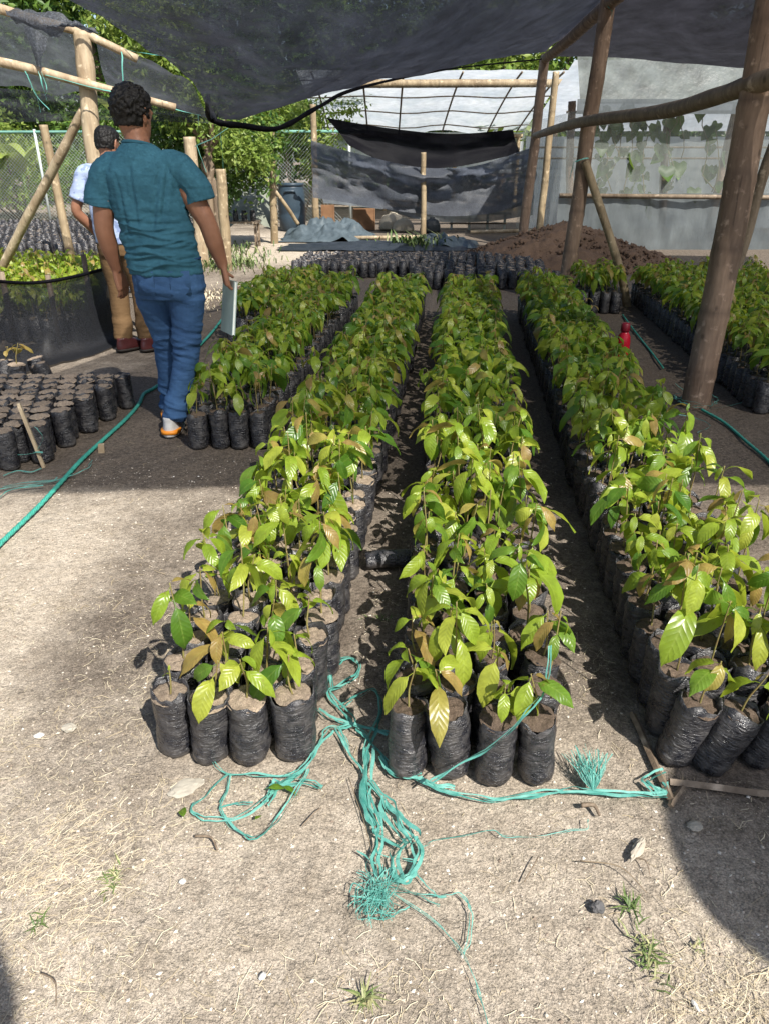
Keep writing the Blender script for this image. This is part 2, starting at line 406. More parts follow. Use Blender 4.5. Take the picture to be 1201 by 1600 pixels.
M_FOL = [m_foliage('foliage_dark', (.018, .045, .010), (.04, .095, .016), (.10, .17, .03)),
         m_foliage('foliage_mid', (.035, .08, .012), (.09, .17, .025), (.20, .27, .05), .36),
         m_foliage('foliage_light', (.07, .12, .02), (.17, .25, .045), (.34, .38, .10), .42)]
# ------------------------------------------------------------ ground
def axis(lo, hi, fine_lo, fine_hi, step):
    a = list(np.arange(fine_lo, fine_hi + 1e-6, step)); s = step; x = fine_hi
    while x < hi: s *= 1.22; x += s; a.append(min(x, hi))
    s = step; x = fine_lo
    while x > lo: s *= 1.22; x -= s; a.insert(0, max(x, lo))
    return np.array(a)
def ground_z(x, y):
    near = 1 - sstep(9, 16, np.hypot(x, y - 2))
    z = (fbm(x * 1.3, y * 1.3, 0, 3) * .012 + fbm(x * 9, y * 9, 1, 3) * .0055)
    # keep the beds level enough to stand bags on
    return z * near - .006
def soil_damp_shade(x, y):
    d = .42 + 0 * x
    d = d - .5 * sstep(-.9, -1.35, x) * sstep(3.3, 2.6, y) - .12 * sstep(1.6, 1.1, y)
    d = d + .55 * sstep(3.15, 3.4, y + .12 * fbm(x * 2, y * 2, 0, 3)) * sstep(9.2, 8.6, y)  # damp soil plus net shade painted into the tone, from its shadow edge on
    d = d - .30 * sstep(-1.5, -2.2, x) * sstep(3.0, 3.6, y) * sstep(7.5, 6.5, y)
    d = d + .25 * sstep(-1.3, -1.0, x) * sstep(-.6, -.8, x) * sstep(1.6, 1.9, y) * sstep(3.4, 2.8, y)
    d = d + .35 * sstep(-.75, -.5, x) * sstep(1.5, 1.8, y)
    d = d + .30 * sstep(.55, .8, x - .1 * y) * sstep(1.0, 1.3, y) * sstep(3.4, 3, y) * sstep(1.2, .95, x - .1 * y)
    d = d + .25 * sstep(8.8, 9.6, y) - .85 * sstep(10.8, 11.6, y) * sstep(15.5, 14.5, y) * sstep(-3.4, -2.9, x) * sstep(-.6, -1.2, x) + .3 * sstep(1.6, 2.6, x) * sstep(8.8, 9.6, y) * sstep(20, 17, y) + .65 * sstep(-.2, .6, x) * sstep(3.5, 2.6, x) * sstep(13.6, 14.5, y) * sstep(24, 22, y)  # last term paints the dark shade under the tunnel nets into the soil
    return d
gx = axis(-90, 90, -3.2, 3.4, .035); gy = axis(-30, 140, .5, 6.5, .035)
X, Y = np.meshgrid(gx, gy, indexing='ij')
g = Geo(); g.grid(np.stack([X, Y, ground_z(X, Y)], -1).transpose(1, 0, 2), False, 0, soil_damp_shade(X, Y).T.ravel())
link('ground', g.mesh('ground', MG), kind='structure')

# litter on the ground: straw bits, clods
def in_beds(x, y):
    u = x - .1 * y
    return (y > 1.42) & (((u > -.80) & (u < -.30)) | ((u > -.15) & (u < .32)) | ((u > .52) & (u < 1.0)))
def strip(g, p0, p1, wd, z, A, bend=0.0, arch=0.0):
    p0 = np.array(p0); p1 = np.array(p1); m = (p0 + p1) / 2; d = p1 - p0; q = np.array([-d[1], d[0]]) / (np.linalg.norm(d) + 1e-9)
    m = m + q * bend
    V = []
    for p, zz in ((p0, z[0]), (m, z[1] + arch), (p1, z[2])):
        a = p + q * wd / 2; b = p - q * wd / 2; V += [(a[0], a[1], zz), (b[0], b[1], zz - wd * .3)]
    g.add(V, [0, 2, 3, 1, 2, 4, 5, 3], [4, 4], 0, None, A)
def straw_field(n, region, ln, wd, dens=None, A=(.3, 1.0), zmax=.006, dirf=None):
    g = Geo()
    xs = RS.uniform(region[0], region[1], n); ys = region[2] + (region[3] - region[2]) * RS.rand(n) ** 1.35
    keep = ~in_beds(xs, ys)
    if dens is not None: keep &= RS.rand(n) < dens(xs, ys)
    xs = xs[keep]; ys = ys[keep]; n = len(xs)
    th = RS.uniform(0, 2 * np.pi, n) if dirf is None else dirf + RS.normal(0, .55, n)
    L = ln[0] + (ln[1] - ln[0]) * RS.rand(n) ** 3; W = RS.uniform(wd[0], wd[1], n)
    x1 = xs + L * np.cos(th); y1 = ys + L * np.sin(th); z0 = ground_z(xs, ys); z1 = ground_z(x1, y1); zm = ground_z((xs + x1) / 2, (ys + y1) / 2)
    A_ = RS.uniform(A[0], A[1], n); lift = RS.uniform(.001, zmax, n)
    for i in range(n):
        strip(g, (xs[i], ys[i]), (x1[i], y1[i]), W[i], (z0[i] + lift[i] * .6, zm[i] + lift[i], z1[i] + lift[i]), A_[i], RS.normal(0, .12) * L[i], RS.rand() * L[i] * .08)
    return g
cl = lambda x, y: np.clip(.30 + 1.1 * fbm(x * 2.6, y * 2.6, 5, 3), .05, 1)
link('straw_litter', straw_field(30000, (-1.5, 1.3, .75, 2.3), (.004, .05), (.0005, .0015), cl).mesh('straw_litter', M_STRAW),
     label='short dry straw bits scattered over the pale dirt', cat='straw', kind='stuff')
g = straw_field(2600, (-1.5, .98, 2.2, 5.5), (.01, .07), (.001, .0022), lambda x, y: np.clip(.2 + 1.1 * fbm(x * 2, y * 2, 5, 3), .03, 1), A=(.1, .7))
link('straw_litter', g.mesh('straw_litter', M_STRAW), label='sparse dry straw on the shaded dirt between the beds', cat='straw', kind='stuff')
dl = lambda x, y: np.exp(-((x + .74) / .14) ** 2 - ((y - 1.13) / .13) ** 2)
g = straw_field(5500, (-1.25, -.35, .85, 1.45), (.008, .075), (.0005, .0012), dl, A=(.35, .95), zmax=.012, dirf=.6)
link('straw_patch', g.mesh('straw_patch', M_STRAW), label='pale matted dry grass patch at the lower left of the dirt', cat='dry grass', kind='stuff')
dr = lambda x, y: np.clip(np.exp(-((x - .70) / .17) ** 2 - ((y - .86) / .10) ** 2) * 1.4, 0, 1)
g = straw_field(7000, (.25, 1.2, .66, 1.12), (.008, .07), (.0005, .0012), dr, A=(.25, 1.0), zmax=.014)
link('straw_patch', g.mesh('straw_patch', M_STRAW), label='dry tangled grass patch in the bottom right corner', cat='dry grass', kind='stuff')
# clods and pebbles
g = Geo(); OV = np.array([(1, 0, 0), (-1, 0, 0), (0, 1, 0), (0, -1, 0), (0, 0, 1), (0, 0, -1)], float)
OF = [(0, 2, 4), (2, 1, 4), (1, 3, 4), (3, 0, 4), (2, 0, 5), (1, 2, 5), (3, 1, 5), (0, 3, 5)]
for i in range(17000):
    x = RS.uniform(-1.6, 1.4); y = .75 + 2.9 * RS.rand() ** 1.5
    s = .0012 + .005 * RS.rand() ** 4
    if in_beds(np.array(x), np.array(y)): continue
    V = OV * s * RS.uniform(.6, 1.3, (6, 1)) * np.array([1, RS.uniform(.6, 1), .6]); a = RS.rand() * 6.28
    V = V @ np.array([[math.cos(a), math.sin(a), 0], [-math.sin(a), math.cos(a), 0], [0, 0, 1]])
    g.pyd(V + np.array([x, y, float(ground_z(np.array(x), np.array(y))) + s * .25]), OF, 0, RS.rand())
k = NT('clod_dirt'); t = k.attr('tint'); k.set(k.ramp(t, [(0., (.16, .12, .09)), (.35, (.30, .25, .2)), (.7, (.48, .43, .36)), (.985, (.55, .5, .43)), (1., (.7, .68, .64))]), .9, k.bump(k.noise(300, 3), .5, .002))
M_CLOD = k.m
link('dirt_clods', g.mesh('dirt_clods', M_CLOD, False), label='small crumbs of dirt and pebbles strewn over the ground', cat='pebbles', kind='stuff')

# ------------------------------------------------------------ bags, soil, leaves
def bag_geo(seed, segs=24, nr=13, h=.2, r=.0525, low=False):
    rs = np.random.RandomState(seed); g = Geo()
    an = np.linspace(0, 2 * np.pi, segs, endpoint=False); zs = np.concatenate([[0.0, .004, .016], np.linspace(.035, h, nr - 3)])
    R = []
    sq = rs.uniform(-.08, .08); ph = rs.rand() * 6
    for i, z in enumerate(zs):
        t = z / h; rr = r * (1 + .035 * math.sin(t * 5 + ph)); rr *= .72 if i == 0 else (.9 if i == 1 else (.98 if i == 2 else 1))
        q = rr * .97 * (1 + sq * np.cos(2 * an + ph)) + .0042 * vnoise(np.cos(an) * 2 + seed * 3, np.sin(an) * 2, t * 9) + .0026 * vnoise(np.cos(an) * 6 + seed, np.sin(an) * 6, t * 11 + 2 * np.sin(an + seed))
        zz = z + 0 * an + (0 if i < 3 else .0025 * vnoise(np.cos(an) * 3 + seed * 7, np.sin(an) * 3, t * 4))
        if i == len(zs) - 1: zz = zz + .014 * vnoise(np.cos(an) * 2.2 + seed * 5, np.sin(an) * 2.2, 3) + .004; q = q * (1 + .07 * vnoise(np.cos(an) * 3, np.sin(an) * 3, seed))
        R.append(np.stack([q * np.cos(an), q * np.sin(an), zz], -1))
    R.append(R[-1] * np.array([.955, .955, 1]) + np.array([0, 0, -.001])); R.append(R[-2] * np.array([.93, .93, .93]))
    R[-1][:, 2] = h - .022
    g.grid(np.array(R), True, 0)
    g.pyd(R[0], [tuple(range(segs))[::-1]], 0)
    return g
def soil_geo(seed, segs=26, nr=9, r=.0495, z=.192):
    rs = np.random.RandomState(seed + 99); g = Geo(); an = np.linspace(0, 2 * np.pi, segs, endpoint=False); R = []
    for i in range(nr):
        q = r * (i + .02) / (nr - 1)
        x = q * np.cos(an); y = q * np.sin(an)
        R.append(np.stack([x, y, z + .011 * fbm(x * 75 + seed * 3, y * 75, 0, 4) + .004 * (1 - (q / r) ** 2) - (.003 if i == nr - 1 else 0)], -1))
    g.grid(np.array(R)[::-1], True, 0); return g
def leaf_geo(seed, nu=7, nv=4, L=.118, W=.042):
    rs = np.random.RandomState(seed + 500); g = Geo()
    t0 = rs.uniform(-.75, .3); t1 = -rs.uniform(1.35, 1.9); pet = rs.uniform(.012, .024); L = L * rs.uniform(.9, 1.15)
    ts = np.linspace(0, 1, nu + 1); n = 40; s = np.linspace(0, 1, n); ang = t0 + (t1 - t0) * s ** .75
    cx = np.concatenate([[0], np.cumsum(np.cos(ang[:-1]))]) * L / n; cz = np.concatenate([[0], np.cumsum(np.sin(ang[:-1]))]) * L / n
    X = pet * math.cos(t0 + .2) + np.interp(ts, s, cx); Z = pet * math.sin(t0 + .2) + np.interp(ts, s, cz); AN = np.interp(ts, s, ang)
    w = W / 2 * np.sin(np.pi * np.clip(ts * .97 + .015, 0, 1) ** .88) ** .72 * (1 + .05 * rs.randn())
    w[0] = .0012; w[-1] = .0006; w[-2] *= .72
    fold = rs.uniform(.08, .42); tw = rs.uniform(-.35, .35); ph = rs.rand() * 6
    vs = np.linspace(-1, 1, nv + 1); P = np.zeros((nu + 1, nv + 1, 3))
    for i in range(nu + 1):
        nrm = np.array([-math.sin(AN[i]), math.cos(AN[i])])
        for j, v in enumerate(vs):
            lat = v * w[i]; h = abs(v) * w[i] * fold + .003 * math.sin(ts[i] * 9 + ph + v * 1.3) * abs(v) - .004 * v * v * (1 - fold)
            a = tw * ts[i]
            ly = lat * math.cos(a) - h * math.sin(a); lh = lat * math.sin(a) + h * math.cos(a)
            P[i, j] = (X[i] + nrm[0] * lh, ly, Z[i] + nrm[1] * lh)
    g.grid(P, False, 0)
    p0 = np.array([0, 0, 0.]); p1 = P[0, nv // 2]
    g.add([p0 + (0, .0009, 0), p0 - (0, .0009, 0), p1 - (0, .0009, 0), p1 + (0, .0009, 0)], [0, 1, 2, 3], [4], 0)
    return g
BAGG = [bag_geo(i, h=.2 * (1 + .05 * math.sin(i * 2.3)), r=.0525 * (1 + .04 * math.cos(i * 1.7))) for i in range(14)]; BAG_ME = [b.mesh('bag', M_BAG) for b in BAGG]
SOIL_ME = [soil_geo(i).mesh('soil', M_SOIL) for i in range(5)]; SOILD_ME = [soil_geo(i).mesh('soil', M_SOILD) for i in range(5)]
LEAFG = [leaf_geo(i) for i in range(14)]
LEAF_ME = [[l.mesh('leaf', m) for l in LEAFG] for m in ML]
LEAFLOW = [leaf_geo(i, 4, 2) for i in range(14)]
def stem_pts(rs, h):
    bx, by = rs.normal(0, .006, 2)
    lx, ly = rs.normal(0, .012, 2)
    return [(0, 0, .188), (bx, by, .188 + h * .4), (bx + lx * .6, by + ly * .6, .188 + h * .75), (bx + lx, by + ly, .188 + h)]
def plan_plant(rs, h, nl, size, yl):
    """returns stem points and a list of (leaf shape, colour, matrix)"""
    sp = stem_pts(rs, h); cur = crom(sp, 5); out = []; az = rs.rand() * 6.28
    for i in range(nl):
        f = i / max(1, nl - 1); tt = 1 - .34 * (1 - f) ** 1.2 - rs.uniform(0, .04)
        p = cur[int(round(tt * (len(cur) - 1)))]; az += 2.4 + rs.normal(0, .45)
        s = size * (1.15 - .45 * f) * rs.uniform(.65, 1.3)
        if f > .92 and rs.rand() < .6: s *= .55
        c = 1 if rs.rand() < yl else 0
        if rs.rand() < (.06 + .12 * (f > .8)): c = 2
        M = Matrix.Translation(Vector(p)) @ Matrix.Rotation(az, 4, 'Z') @ Matrix.Rotation(rs.normal(0, .22) - .1 * f, 4, 'Y') @ Matrix.Rotation(rs.normal(0, .35), 4, 'X') @ Matrix.Diagonal((s, s * rs.uniform(.85, 1.2), s, 1))
        out.append((int(rs.randint(14)), c, M))
    return cur, out
def stem_geo(cur, low=False):
    g = Geo(); c = cur[::3] if low else cur
    g.tube(c, np.linspace(.0030, .0017, len(c)), 4 if low else 6); return g

# variants shared by many seedlings: (stem mesh, leaves)
def make_variant(seed, h, nl, size, yl):
    rs = np.random.RandomState(seed); cur, lv = plan_plant(rs, h, nl, size, yl)
    return stem_geo(cur).mesh('stem', M_STEM), lv, cur
def potted(label, loc, rz, lean, var, bi, si, group, dark=False, bscale=1.0):
    o = thing('potted_seedling', label, 'seedling', loc, rz, group, lean[0], lean[1])
    if bscale != 1.0: o.scale = (bscale,) * 3
    link('bag', BAG_ME[bi % 14], o); link('soil', (SOILD_ME if dark else SOIL_ME)[si % 5], o, Matrix.Translation((0, 0, .004)))
    if var:
        link('stem', var[0], o)
        for k_, c, M in var[1]: link('leaf', LEAF_ME[c][k_], o, M)
    return o

VAR_S = [make_variant(100 + i, RS.uniform(.09, .16), RS.randint(4, 6), .95, .75) for i in range(9)]      # sparse, short
VAR_M = [make_variant(200 + i, RS.uniform(.15, .25), RS.randint(5, 8), .95, .68) for i in range(14)]
VAR_D = [make_variant(300 + i, RS.uniform(.20, .33), RS.randint(6, 9), 1.08, .58) for i in range(20)]
VAR_TINY = make_variant(77, .10, 2, .3, 1.0)

# low versions baked for the beds that merge into one mass
def low_seedling(seed, h, nl, size, yl):
    rs = np.random.RandomState(seed); g = Geo(); cur, lv = plan_plant(rs, h, nl, size, yl)
    g.merge(stem_geo(cur, True), None); M_ = g.M
    g2 = Geo(); V, L, T, Mi, U, A = g.cat(); g2.add(V, L, T, 4, U, 0.)
    for k_, c, M in lv:
        V, L, T, Mi, U, A = LEAFLOW[k_].cat(); m = np.array(M)
        g2.add(V @ m[:3, :3].T + m[:3, 3], L, T, c, U, rs.rand())
    return g2
LOWBAG = [bag_geo(20 + i, 10, 6) for i in range(4)]; LOWSOIL = [soil_geo(20 + i, 10, 3) for i in range(4)]
LOWPL = [low_seedling(400 + i, RS.uniform(.20, .30), RS.randint(8, 11), 1.05, .5) for i in range(10)]
LOWMATS = [ML[0], ML[1], ML[2], M_BAG, M_STEM, M_SOIL, M_SOILD]
def bake_pots(name, spots, label, cat, plants=True, dark=False, yl=None):
    g = Geo(); rs = np.random.RandomState(len(spots))
    for x, y in spots:
        M = np.array(Matrix.Translation((x, y, 0)) @ Matrix.Rotation(rs.rand() * 6.28, 4, 'Z') @ Matrix.Rotation(rs.normal(0, .03), 4, 'X') @ Matrix.Diagonal((1, 1, rs.uniform(.94, 1.04), 1)))
        for src, mi in ((LOWBAG[rs.randint(4)], 3), (LOWSOIL[rs.randint(4)], 6 if dark else 5)):
            V, L, T, Mi, U, A = src.cat(); g.add(V @ M[:3, :3].T + M[:3, 3], L, T, mi, U, 0.)
        if plants:
            V, L, T, Mi, U, A = LOWPL[rs.randint(10)].cat()
            if yl: Mi = np.where((Mi == 0) & (rs.rand(len(Mi)) < yl), 1, Mi)
            g.add(V @ M[:3, :3].T + M[:3, 3], L, T, Mi, U, A + rs.rand())
    return link(name, g.mesh(name, LOWMATS), label=label, cat=cat, kind='stuff')

# ------------------------------------------------------------ the beds
def ordn(n): return '%d%s' % (n, 'th' if 10 <= n % 100 <= 20 else {1: 'st', 2: 'nd', 3: 'rd'}.get(n % 10, 'th'))
SL = .10
def bed(u0, nl, y0, y1, px=.1085, py=.112, jit=.006, ragged=0.02):
    out = []
    for l in range(nl):
        y = y0 + abs(RS.normal(0, ragged)); r = 0
        while y < y1:
            out.append((l, r, u0 + .054 + l * px + SL * y + RS.normal(0, jit), y + RS.normal(0, jit * .6))); y += py * RS.uniform(.96, 1.06); r += 1
    return out
LN = {4: ['left line', 'second line', 'third line', 'right line'], 5: ['left line', 'second line', 'third line', 'fourth line', 'right line']}
beds = {
    'bed next to the man': bed(-1.44, 4, 3.80, 7.5),
    'front left bed': bed(-.77, 4, 1.495, 7.4),
    'front middle bed': bed(-.135, 4, 1.43, 7.4),
    'front right bed': bed(.56, 4, 1.49, 7.4),
}
allp = []
for nm, L_ in beds.items():
    for l, r, x, y in L_:
        px, py = proj((x, y, .3)); 
        if px > 1290: continue
        allp.append((math.hypot(x, y), nm, l, r, x, y))
allp.sort(); nearp = allp[:300]; farp = allp[300:]
for d, nm, l, r, x, y in nearp:
    rs = np.random.RandomState(int(x * 9000 + y * 700) % 100000)
    lean = (rs.normal(0, .05), rs.normal(0, .05)); rz = rs.rand() * 6.28
    var = None; word = 'leafy'; bs = rs.uniform(.95, 1.04)
    if nm != 'bed next to the man':
        if r == 0: var = VAR_S[rs.randint(9)]; word = 'sparse'
        elif r <= 2: var = (VAR_S + VAR_M)[rs.randint(23)]; word = 'young'
        elif r <= 7: var = VAR_M[rs.randint(14)] if rs.rand() < .75 else VAR_D[rs.randint(20)]
        else: var = VAR_D[rs.randint(20)] if rs.rand() < .75 else VAR_M[rs.randint(14)]
        if nm == 'front right bed' and r >= 1: var = VAR_D[rs.randint(20)] if rs.rand() < .6 else VAR_M[rs.randint(14)]
        if nm == 'front left bed' and r == 0 and l == 0: var = VAR_TINY; word = 'tiny bare'
    else:
        var = VAR_M[rs.randint(14)] if r < 2 else VAR_D[rs.randint(20)]
    if nm == 'front right bed' and r == 0:
        # bags of the first line sag against the board
        lean = ((.10, .16), (.05, .28), (.12, .20), (.1, .05))[l]; rz = 0
        if l == 1: x -= .02; y -= .06
    lab = f'{word} seedling in black bag, {LN[4][l]} of {nm}, {ordn(r + 1)} from the front'
    if nm == 'bed next to the man': lab = f'{word} seedling, {LN[4][l]} of {nm}, {ordn(r + 1)} from the front'
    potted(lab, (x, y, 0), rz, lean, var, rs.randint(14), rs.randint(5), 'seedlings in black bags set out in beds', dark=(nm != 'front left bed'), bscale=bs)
spots = [(p[4], p[5]) for p in farp]
A2 = bed(-1.98, 5, 6.25, 7.9); E_ = bed(1.82, 12, 4.4, 8.2); F_ = bed(1.17, 4, 7.55, 8.2)
spots += [(p[2], p[3]) for p in A2 + F_]
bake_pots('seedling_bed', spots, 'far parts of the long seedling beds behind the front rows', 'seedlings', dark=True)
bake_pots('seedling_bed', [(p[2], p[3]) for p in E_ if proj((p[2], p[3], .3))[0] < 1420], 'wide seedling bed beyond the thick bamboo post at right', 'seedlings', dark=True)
GB = [(x + RS.normal(0, .01), y + RS.normal(0, .01)) for x in np.arange(-6.4, -2.30, .115) for y in np.arange(6.3, 9.0, .118) if x < -2.55 - (y - 6.3) * .16]
bake_pots('seedling_bed', GB, 'sunlit yellow green seedling bed behind the black net fence', 'seedlings', yl=.75)

# soil-filled bags without plants
def soil_bag(label, loc, group, lean=(0, 0), dark=False):
    rs = np.random.RandomState(int(abs(loc[0] * 991 + loc[1] * 313) * 10) % 99999)
    o = thing('soil_bag', label, 'soil bag', loc, rs.rand() * 6.28, group, lean[0], lean[1])
    link('bag', BAG_ME[rs.randint(14)], o); link('soil', (SOILD_ME if dark else SOIL_ME)[rs.randint(5)], o, Matrix.Translation((0, 0, .011)) @ Matrix.Diagonal((1.05, 1.05, 1, 1))); return o
cnt = 0
for r in range(10):
    y = 3.50 + r * .112
    for c in range(12):
        x = -1.86 + .02 * r - c * .108 + (.054 if r % 2 else 0) + RS.normal(0, .004) - (.05 * (r == 0)) + .0
        if r == 9 and c > 10: continue
        if proj((x, y, .2))[0] < -35: continue
        soil_bag(f'soil-filled bag, left block, {ordn(c + 1)} from its right edge, {ordn(r + 1)} row from the front', (x, y + RS.normal(0, .004), 0), 'bags of soil without plants', (RS.normal(0, .012), RS.normal(0, .012))); cnt += 1
# four bags with withered seedlings behind the block
g0 = gp
WV = [make_variant(600 + i, .12 + .03 * i, 3 + i, .55 + .15 * i, 1.0) for i in range(3)]
for i, (x, y, v, lab) in enumerate([(-2.98, 5.0, 0, 'withered bare seedling in a bag at the far left edge behind the soil bags'), (-2.76, 4.92, 1, 'thin withered seedling in a bag behind the left block of soil bags'),
                                 (-2.50, 4.93, 2, 'bag with drooping brownish yellow leaves behind the left block'), (-2.62, 5.02, 0, 'squat bag with dead stem beside the drooping yellow seedling'), (-2.30, 4.98, None, 'slumped black bag at the end behind the left block'), (-2.40, 5.12, None, 'squat open bag beside the slumped one near the net fence')]):
    var = WV[v] if v is not None else None
    o = potted(lab, (x, y, 0), i, (.05 * i, .3 if i == 4 else -.05), None, i, i, 'bags with withered seedlings')
    o.scale = (1.15, 1.15, .85)
    if var:
        link('stem', var[0], o)
        for k_, c, M in var[1]: link('leaf', LEAF_ME[2][k_], o, M)
# bags at the far end of the aisles and the dark field behind
pos = []
for r in range(12):
    for c in range(27):
        x = -1.25 + c * .125 + .02 * r; y = 9.05 + r * .172
        if r < 5 and x < .35: continue
        if x > 2.0: continue
        pos.append((x + RS.normal(0, .01), y + RS.normal(0, .01), r, c))
mb = Geo().merge(LOWBAG[0]); V, L, T, Mi, U, A = LOWSOIL[0].cat(); mb.add(V, L, T, 1, U, 0.)
mbm = mb.mesh('soil_bag', [M_BAG, M_SOIL]); budget = 300 - cnt
posn = sorted(pos, key=lambda p: p[1])
for (x, y, r, c) in posn[:budget]:
    o = link('soil_bag', mbm, None, None, f'filled black bag in the field behind the beds, {ordn(r + 1)} row, {ordn(c + 1)} from its left', 'soil bag', 'bags of soil without plants')
    o.location = (x, y, 0); o.rotation_euler = (RS.normal(0, .04), RS.normal(0, .04), RS.rand() * 6)
LB = [(x + RS.normal(0, .02), y, r, c) for r, y in enumerate(np.arange(11.9, 16.6, .33)) for c, x in enumerate(np.arange(-3.7, -9.8, -.14))]
LBv = [p for p in LB if 0 < proj((p[0], p[1], .2))[0] < 190]; left_n = max(0, budget - len(posn[:budget]))
for (x, y, r, c) in LBv[:left_n]:
    o = link('soil_bag', mbm, None, None, f'filled black bag beyond the sunlit bed at left, {ordn(r + 1)} row, {ordn(c + 1)} from its right', 'soil bag', 'bags of soil without plants')
    o.location = (x, y, 0); o.rotation_euler = (RS.normal(0, .04), RS.normal(0, .04), RS.rand() * 6)
LBs = set((p[2], p[3]) for p in LBv[:left_n])
bake_pots('soil_bag_field', [(p[0], p[1]) for p in LB if (p[2], p[3]) not in LBs], 'rows of filled black bags beyond the sunlit seedling bed at left', 'soil bags', plants=False)
# a bag lying across the aisle
o = thing('fallen_bag', 'empty black bag lying on its side between the two front beds', 'bag', gp(572, 888), rad(6))
g = Geo(); R = crom([(0, 0, .035), (.06, 0, .04), (.14, 0, .038), (.19, .01, .03)], 4); g.tube(R, .036 + .006 * RS.rand(len(R)), 14, caps=True, flat=.85); part('bag', g, M_BAG, o)
g = Geo(); g.tube([(.185, .01, .03), (.2, .01, .045), (.21, .015, .06)], [.03, .02, .012], 10); part('folded_end', g, M_BAG, o)
# ------------------------------------------------------------ poles
def pole(name, label, cat, pts, r0, r1, mat, nodes=True, group=None, seed=0, parent=None, wob=.012):
    P = crom(pts, 12) if len(pts) > 2 else np.array([np.array(pts[0]) * (1 - t) + np.array(pts[1]) * t for t in np.linspace(0, 1, 40)])
    o0 = P[0].copy(); P = P - o0; n = len(P); t = np.linspace(0, 1, n)
    P = P + wob * np.stack([vnoise(t * 5 + seed, 1.0, 0), vnoise(t * 5, 2.0 + seed, 0), 0 * t], -1) * np.sin(np.pi * t)[:, None]
    ln = np.sum(np.linalg.norm(np.diff(P, axis=0), axis=1)); N = max(30, int(ln / .035)); tt = np.linspace(0, 1, N)
    P = np.stack([np.interp(tt, t, P[:, i]) for i in range(3)], -1)
    r = r0 + (r1 - r0) * tt; A = np.zeros(N)
    if nodes:
        s = tt * ln; k = .38 + .06 * math.sin(seed * 3.3); ph = (s + seed * .13) % k
        d = np.minimum(ph, k - ph); r = r * (1 + .07 * np.exp(-(d / .018) ** 2)); A = .45 * np.exp(-(((ph - .03)) / .02) ** 2)
    else:
        r = r * (1 + .06 * vnoise(tt * 14, seed, 0))
    g = Geo(); g.tube(P, r, 14, 0, np.repeat(A, 14) if False else 0.0)
    g.A[0] = np.repeat(A, 14)
    me = g.mesh(name, mat)
    if parent is not None:
        o = link(name, me, parent); o.location = tuple(o0 - np.array(parent.location)); return o
    o = link(name, me, None, None, label, cat, group); o.location = tuple(o0); return o
def down(p, z=-.05): return (p[0], p[1], z)

pb = gp(1085, 634)
pole('bamboo_post', 'thick weathered bamboo post standing on the right, teal rope round its foot', 'post', [(pb[0], pb[1], -.05), at(1197, 60, pb[1] + .02)[:2] + (2.78,)], .088, .080, M_BAMBD, seed=1)
a = at(884, 430, 8.2); b = at(949, 6, 8.2)
pole('bamboo_post', 'bamboo post between the front right bed and the soil mound', 'post', [(a[0] - .01, a[1], -.05), (b[0], b[1], b[2] + .05)], .078, .070, M_BAMBD, seed=2)
c = at(965, 412, 7.95); pole('brace_pole', 'pale bamboo brace leaning against the post by the mound', 'pole', [at(913, 252, 8.13), c, (c[0] + .16, c[1], -.02)], .040, .042, M_BAMB, seed=3, wob=0)
p5 = at(850, 92, 12.2); q5 = at(821, 350, 12.2)
pole('bamboo_post', 'brown bamboo post behind the mound at the tunnel corner', 'post', [(q5[0] - .05, 12.2, -.05), p5], .075, .068, M_BAMBD, seed=4)
p6 = at(868, 112, 13.0); q6 = at(845, 345, 13.0)
pole('bamboo_post', 'thin pale post just behind the brown one by the tunnel corner', 'post', [(q6[0] - .03, 13, -.05), p6], .06, .05, M_BAMB, seed=5)
pole('cross_pole', 'dark knotty pole lashed level across the right hand posts', 'pole', [at(835, 212, 12.1), at(905, 191, 8.1), at(1030, 175, 6.1), at(1120, 150, 5.0), at(1215, 120, 4.36), (2.6, 3.6, 1.95)], .046, .052, M_WOODD, False, seed=6, wob=.03)
b7 = (b[0], b[1], b[2]); pole('ridge_pole', 'long bamboo beam carrying the shade net over the posts', 'pole', [p5, ((p5[0] + b7[0]) / 2 - .03, 10.2, 2.62), b7, (pb[0] + .05, pb[1], 2.80), (2.05, 1.0, 2.82)], .06, .06, M_BAMBD, seed=7, wob=.03)
a = at(1204, 240, 7.6); c = at(1158, 392, 7.6); pole('brace_pole', 'dark slanting pole at the right edge behind the thick post', 'pole', [(c[0] - .12, 7.6, -.03), c, a, (a[0] + .3, 7.6, 2.3)], .055, .05, M_WOODD, False, seed=8)
# left hand frame
a = at(128, 50, 7.0); c = at(150, 250, 7.0); e = at(166, 420, 7.0)
pole('peeled_post', 'thick peeled pale post behind the two people', 'post', [(e[0] + .03, 7, -.05), c, a], .078, .07, M_WOOD, False, seed=9)
pole('cross_pole', 'pale peeled rail crossing the thick post above the two people', 'pole', [at(-60, 84, 6.86), at(50, 108, 6.88), at(140, 132, 6.9), at(200, 148, 6.98), at(275, 168, 7.1)], .036, .03, M_WOOD, False, seed=10)
pole('cross_pole', 'upper pale rail on top of the peeled post at left', 'pole', [at(-60, -5, 6.95), at(60, 32, 6.95), at(130, 52, 6.98), at(215, 92, 7.15)], .040, .03, M_WOOD, False, seed=11)
pole('brace_pole', 'slanting peeled brace running down left from the thick post', 'pole', [at(131, 172, 7.02), at(-6, 436, 7.6)], .038, .042, M_WOOD, False, seed=12)
a = at(68, 195, 11.0); c = at(94, 332, 11.0); pole('bamboo_post', 'bamboo post in the far left bags near the fence', 'post', [(c[0] + .05, 11, -.05), a], .062, .055, M_BAMB, seed=13)
a = at(296, 214, 11.0); pole('bamboo_post', 'short pale post showing over the right shoulder of the man', 'post', [(a[0] + .02, 11.0, -.05), a], .085, .08, M_WOOD, seed=14)
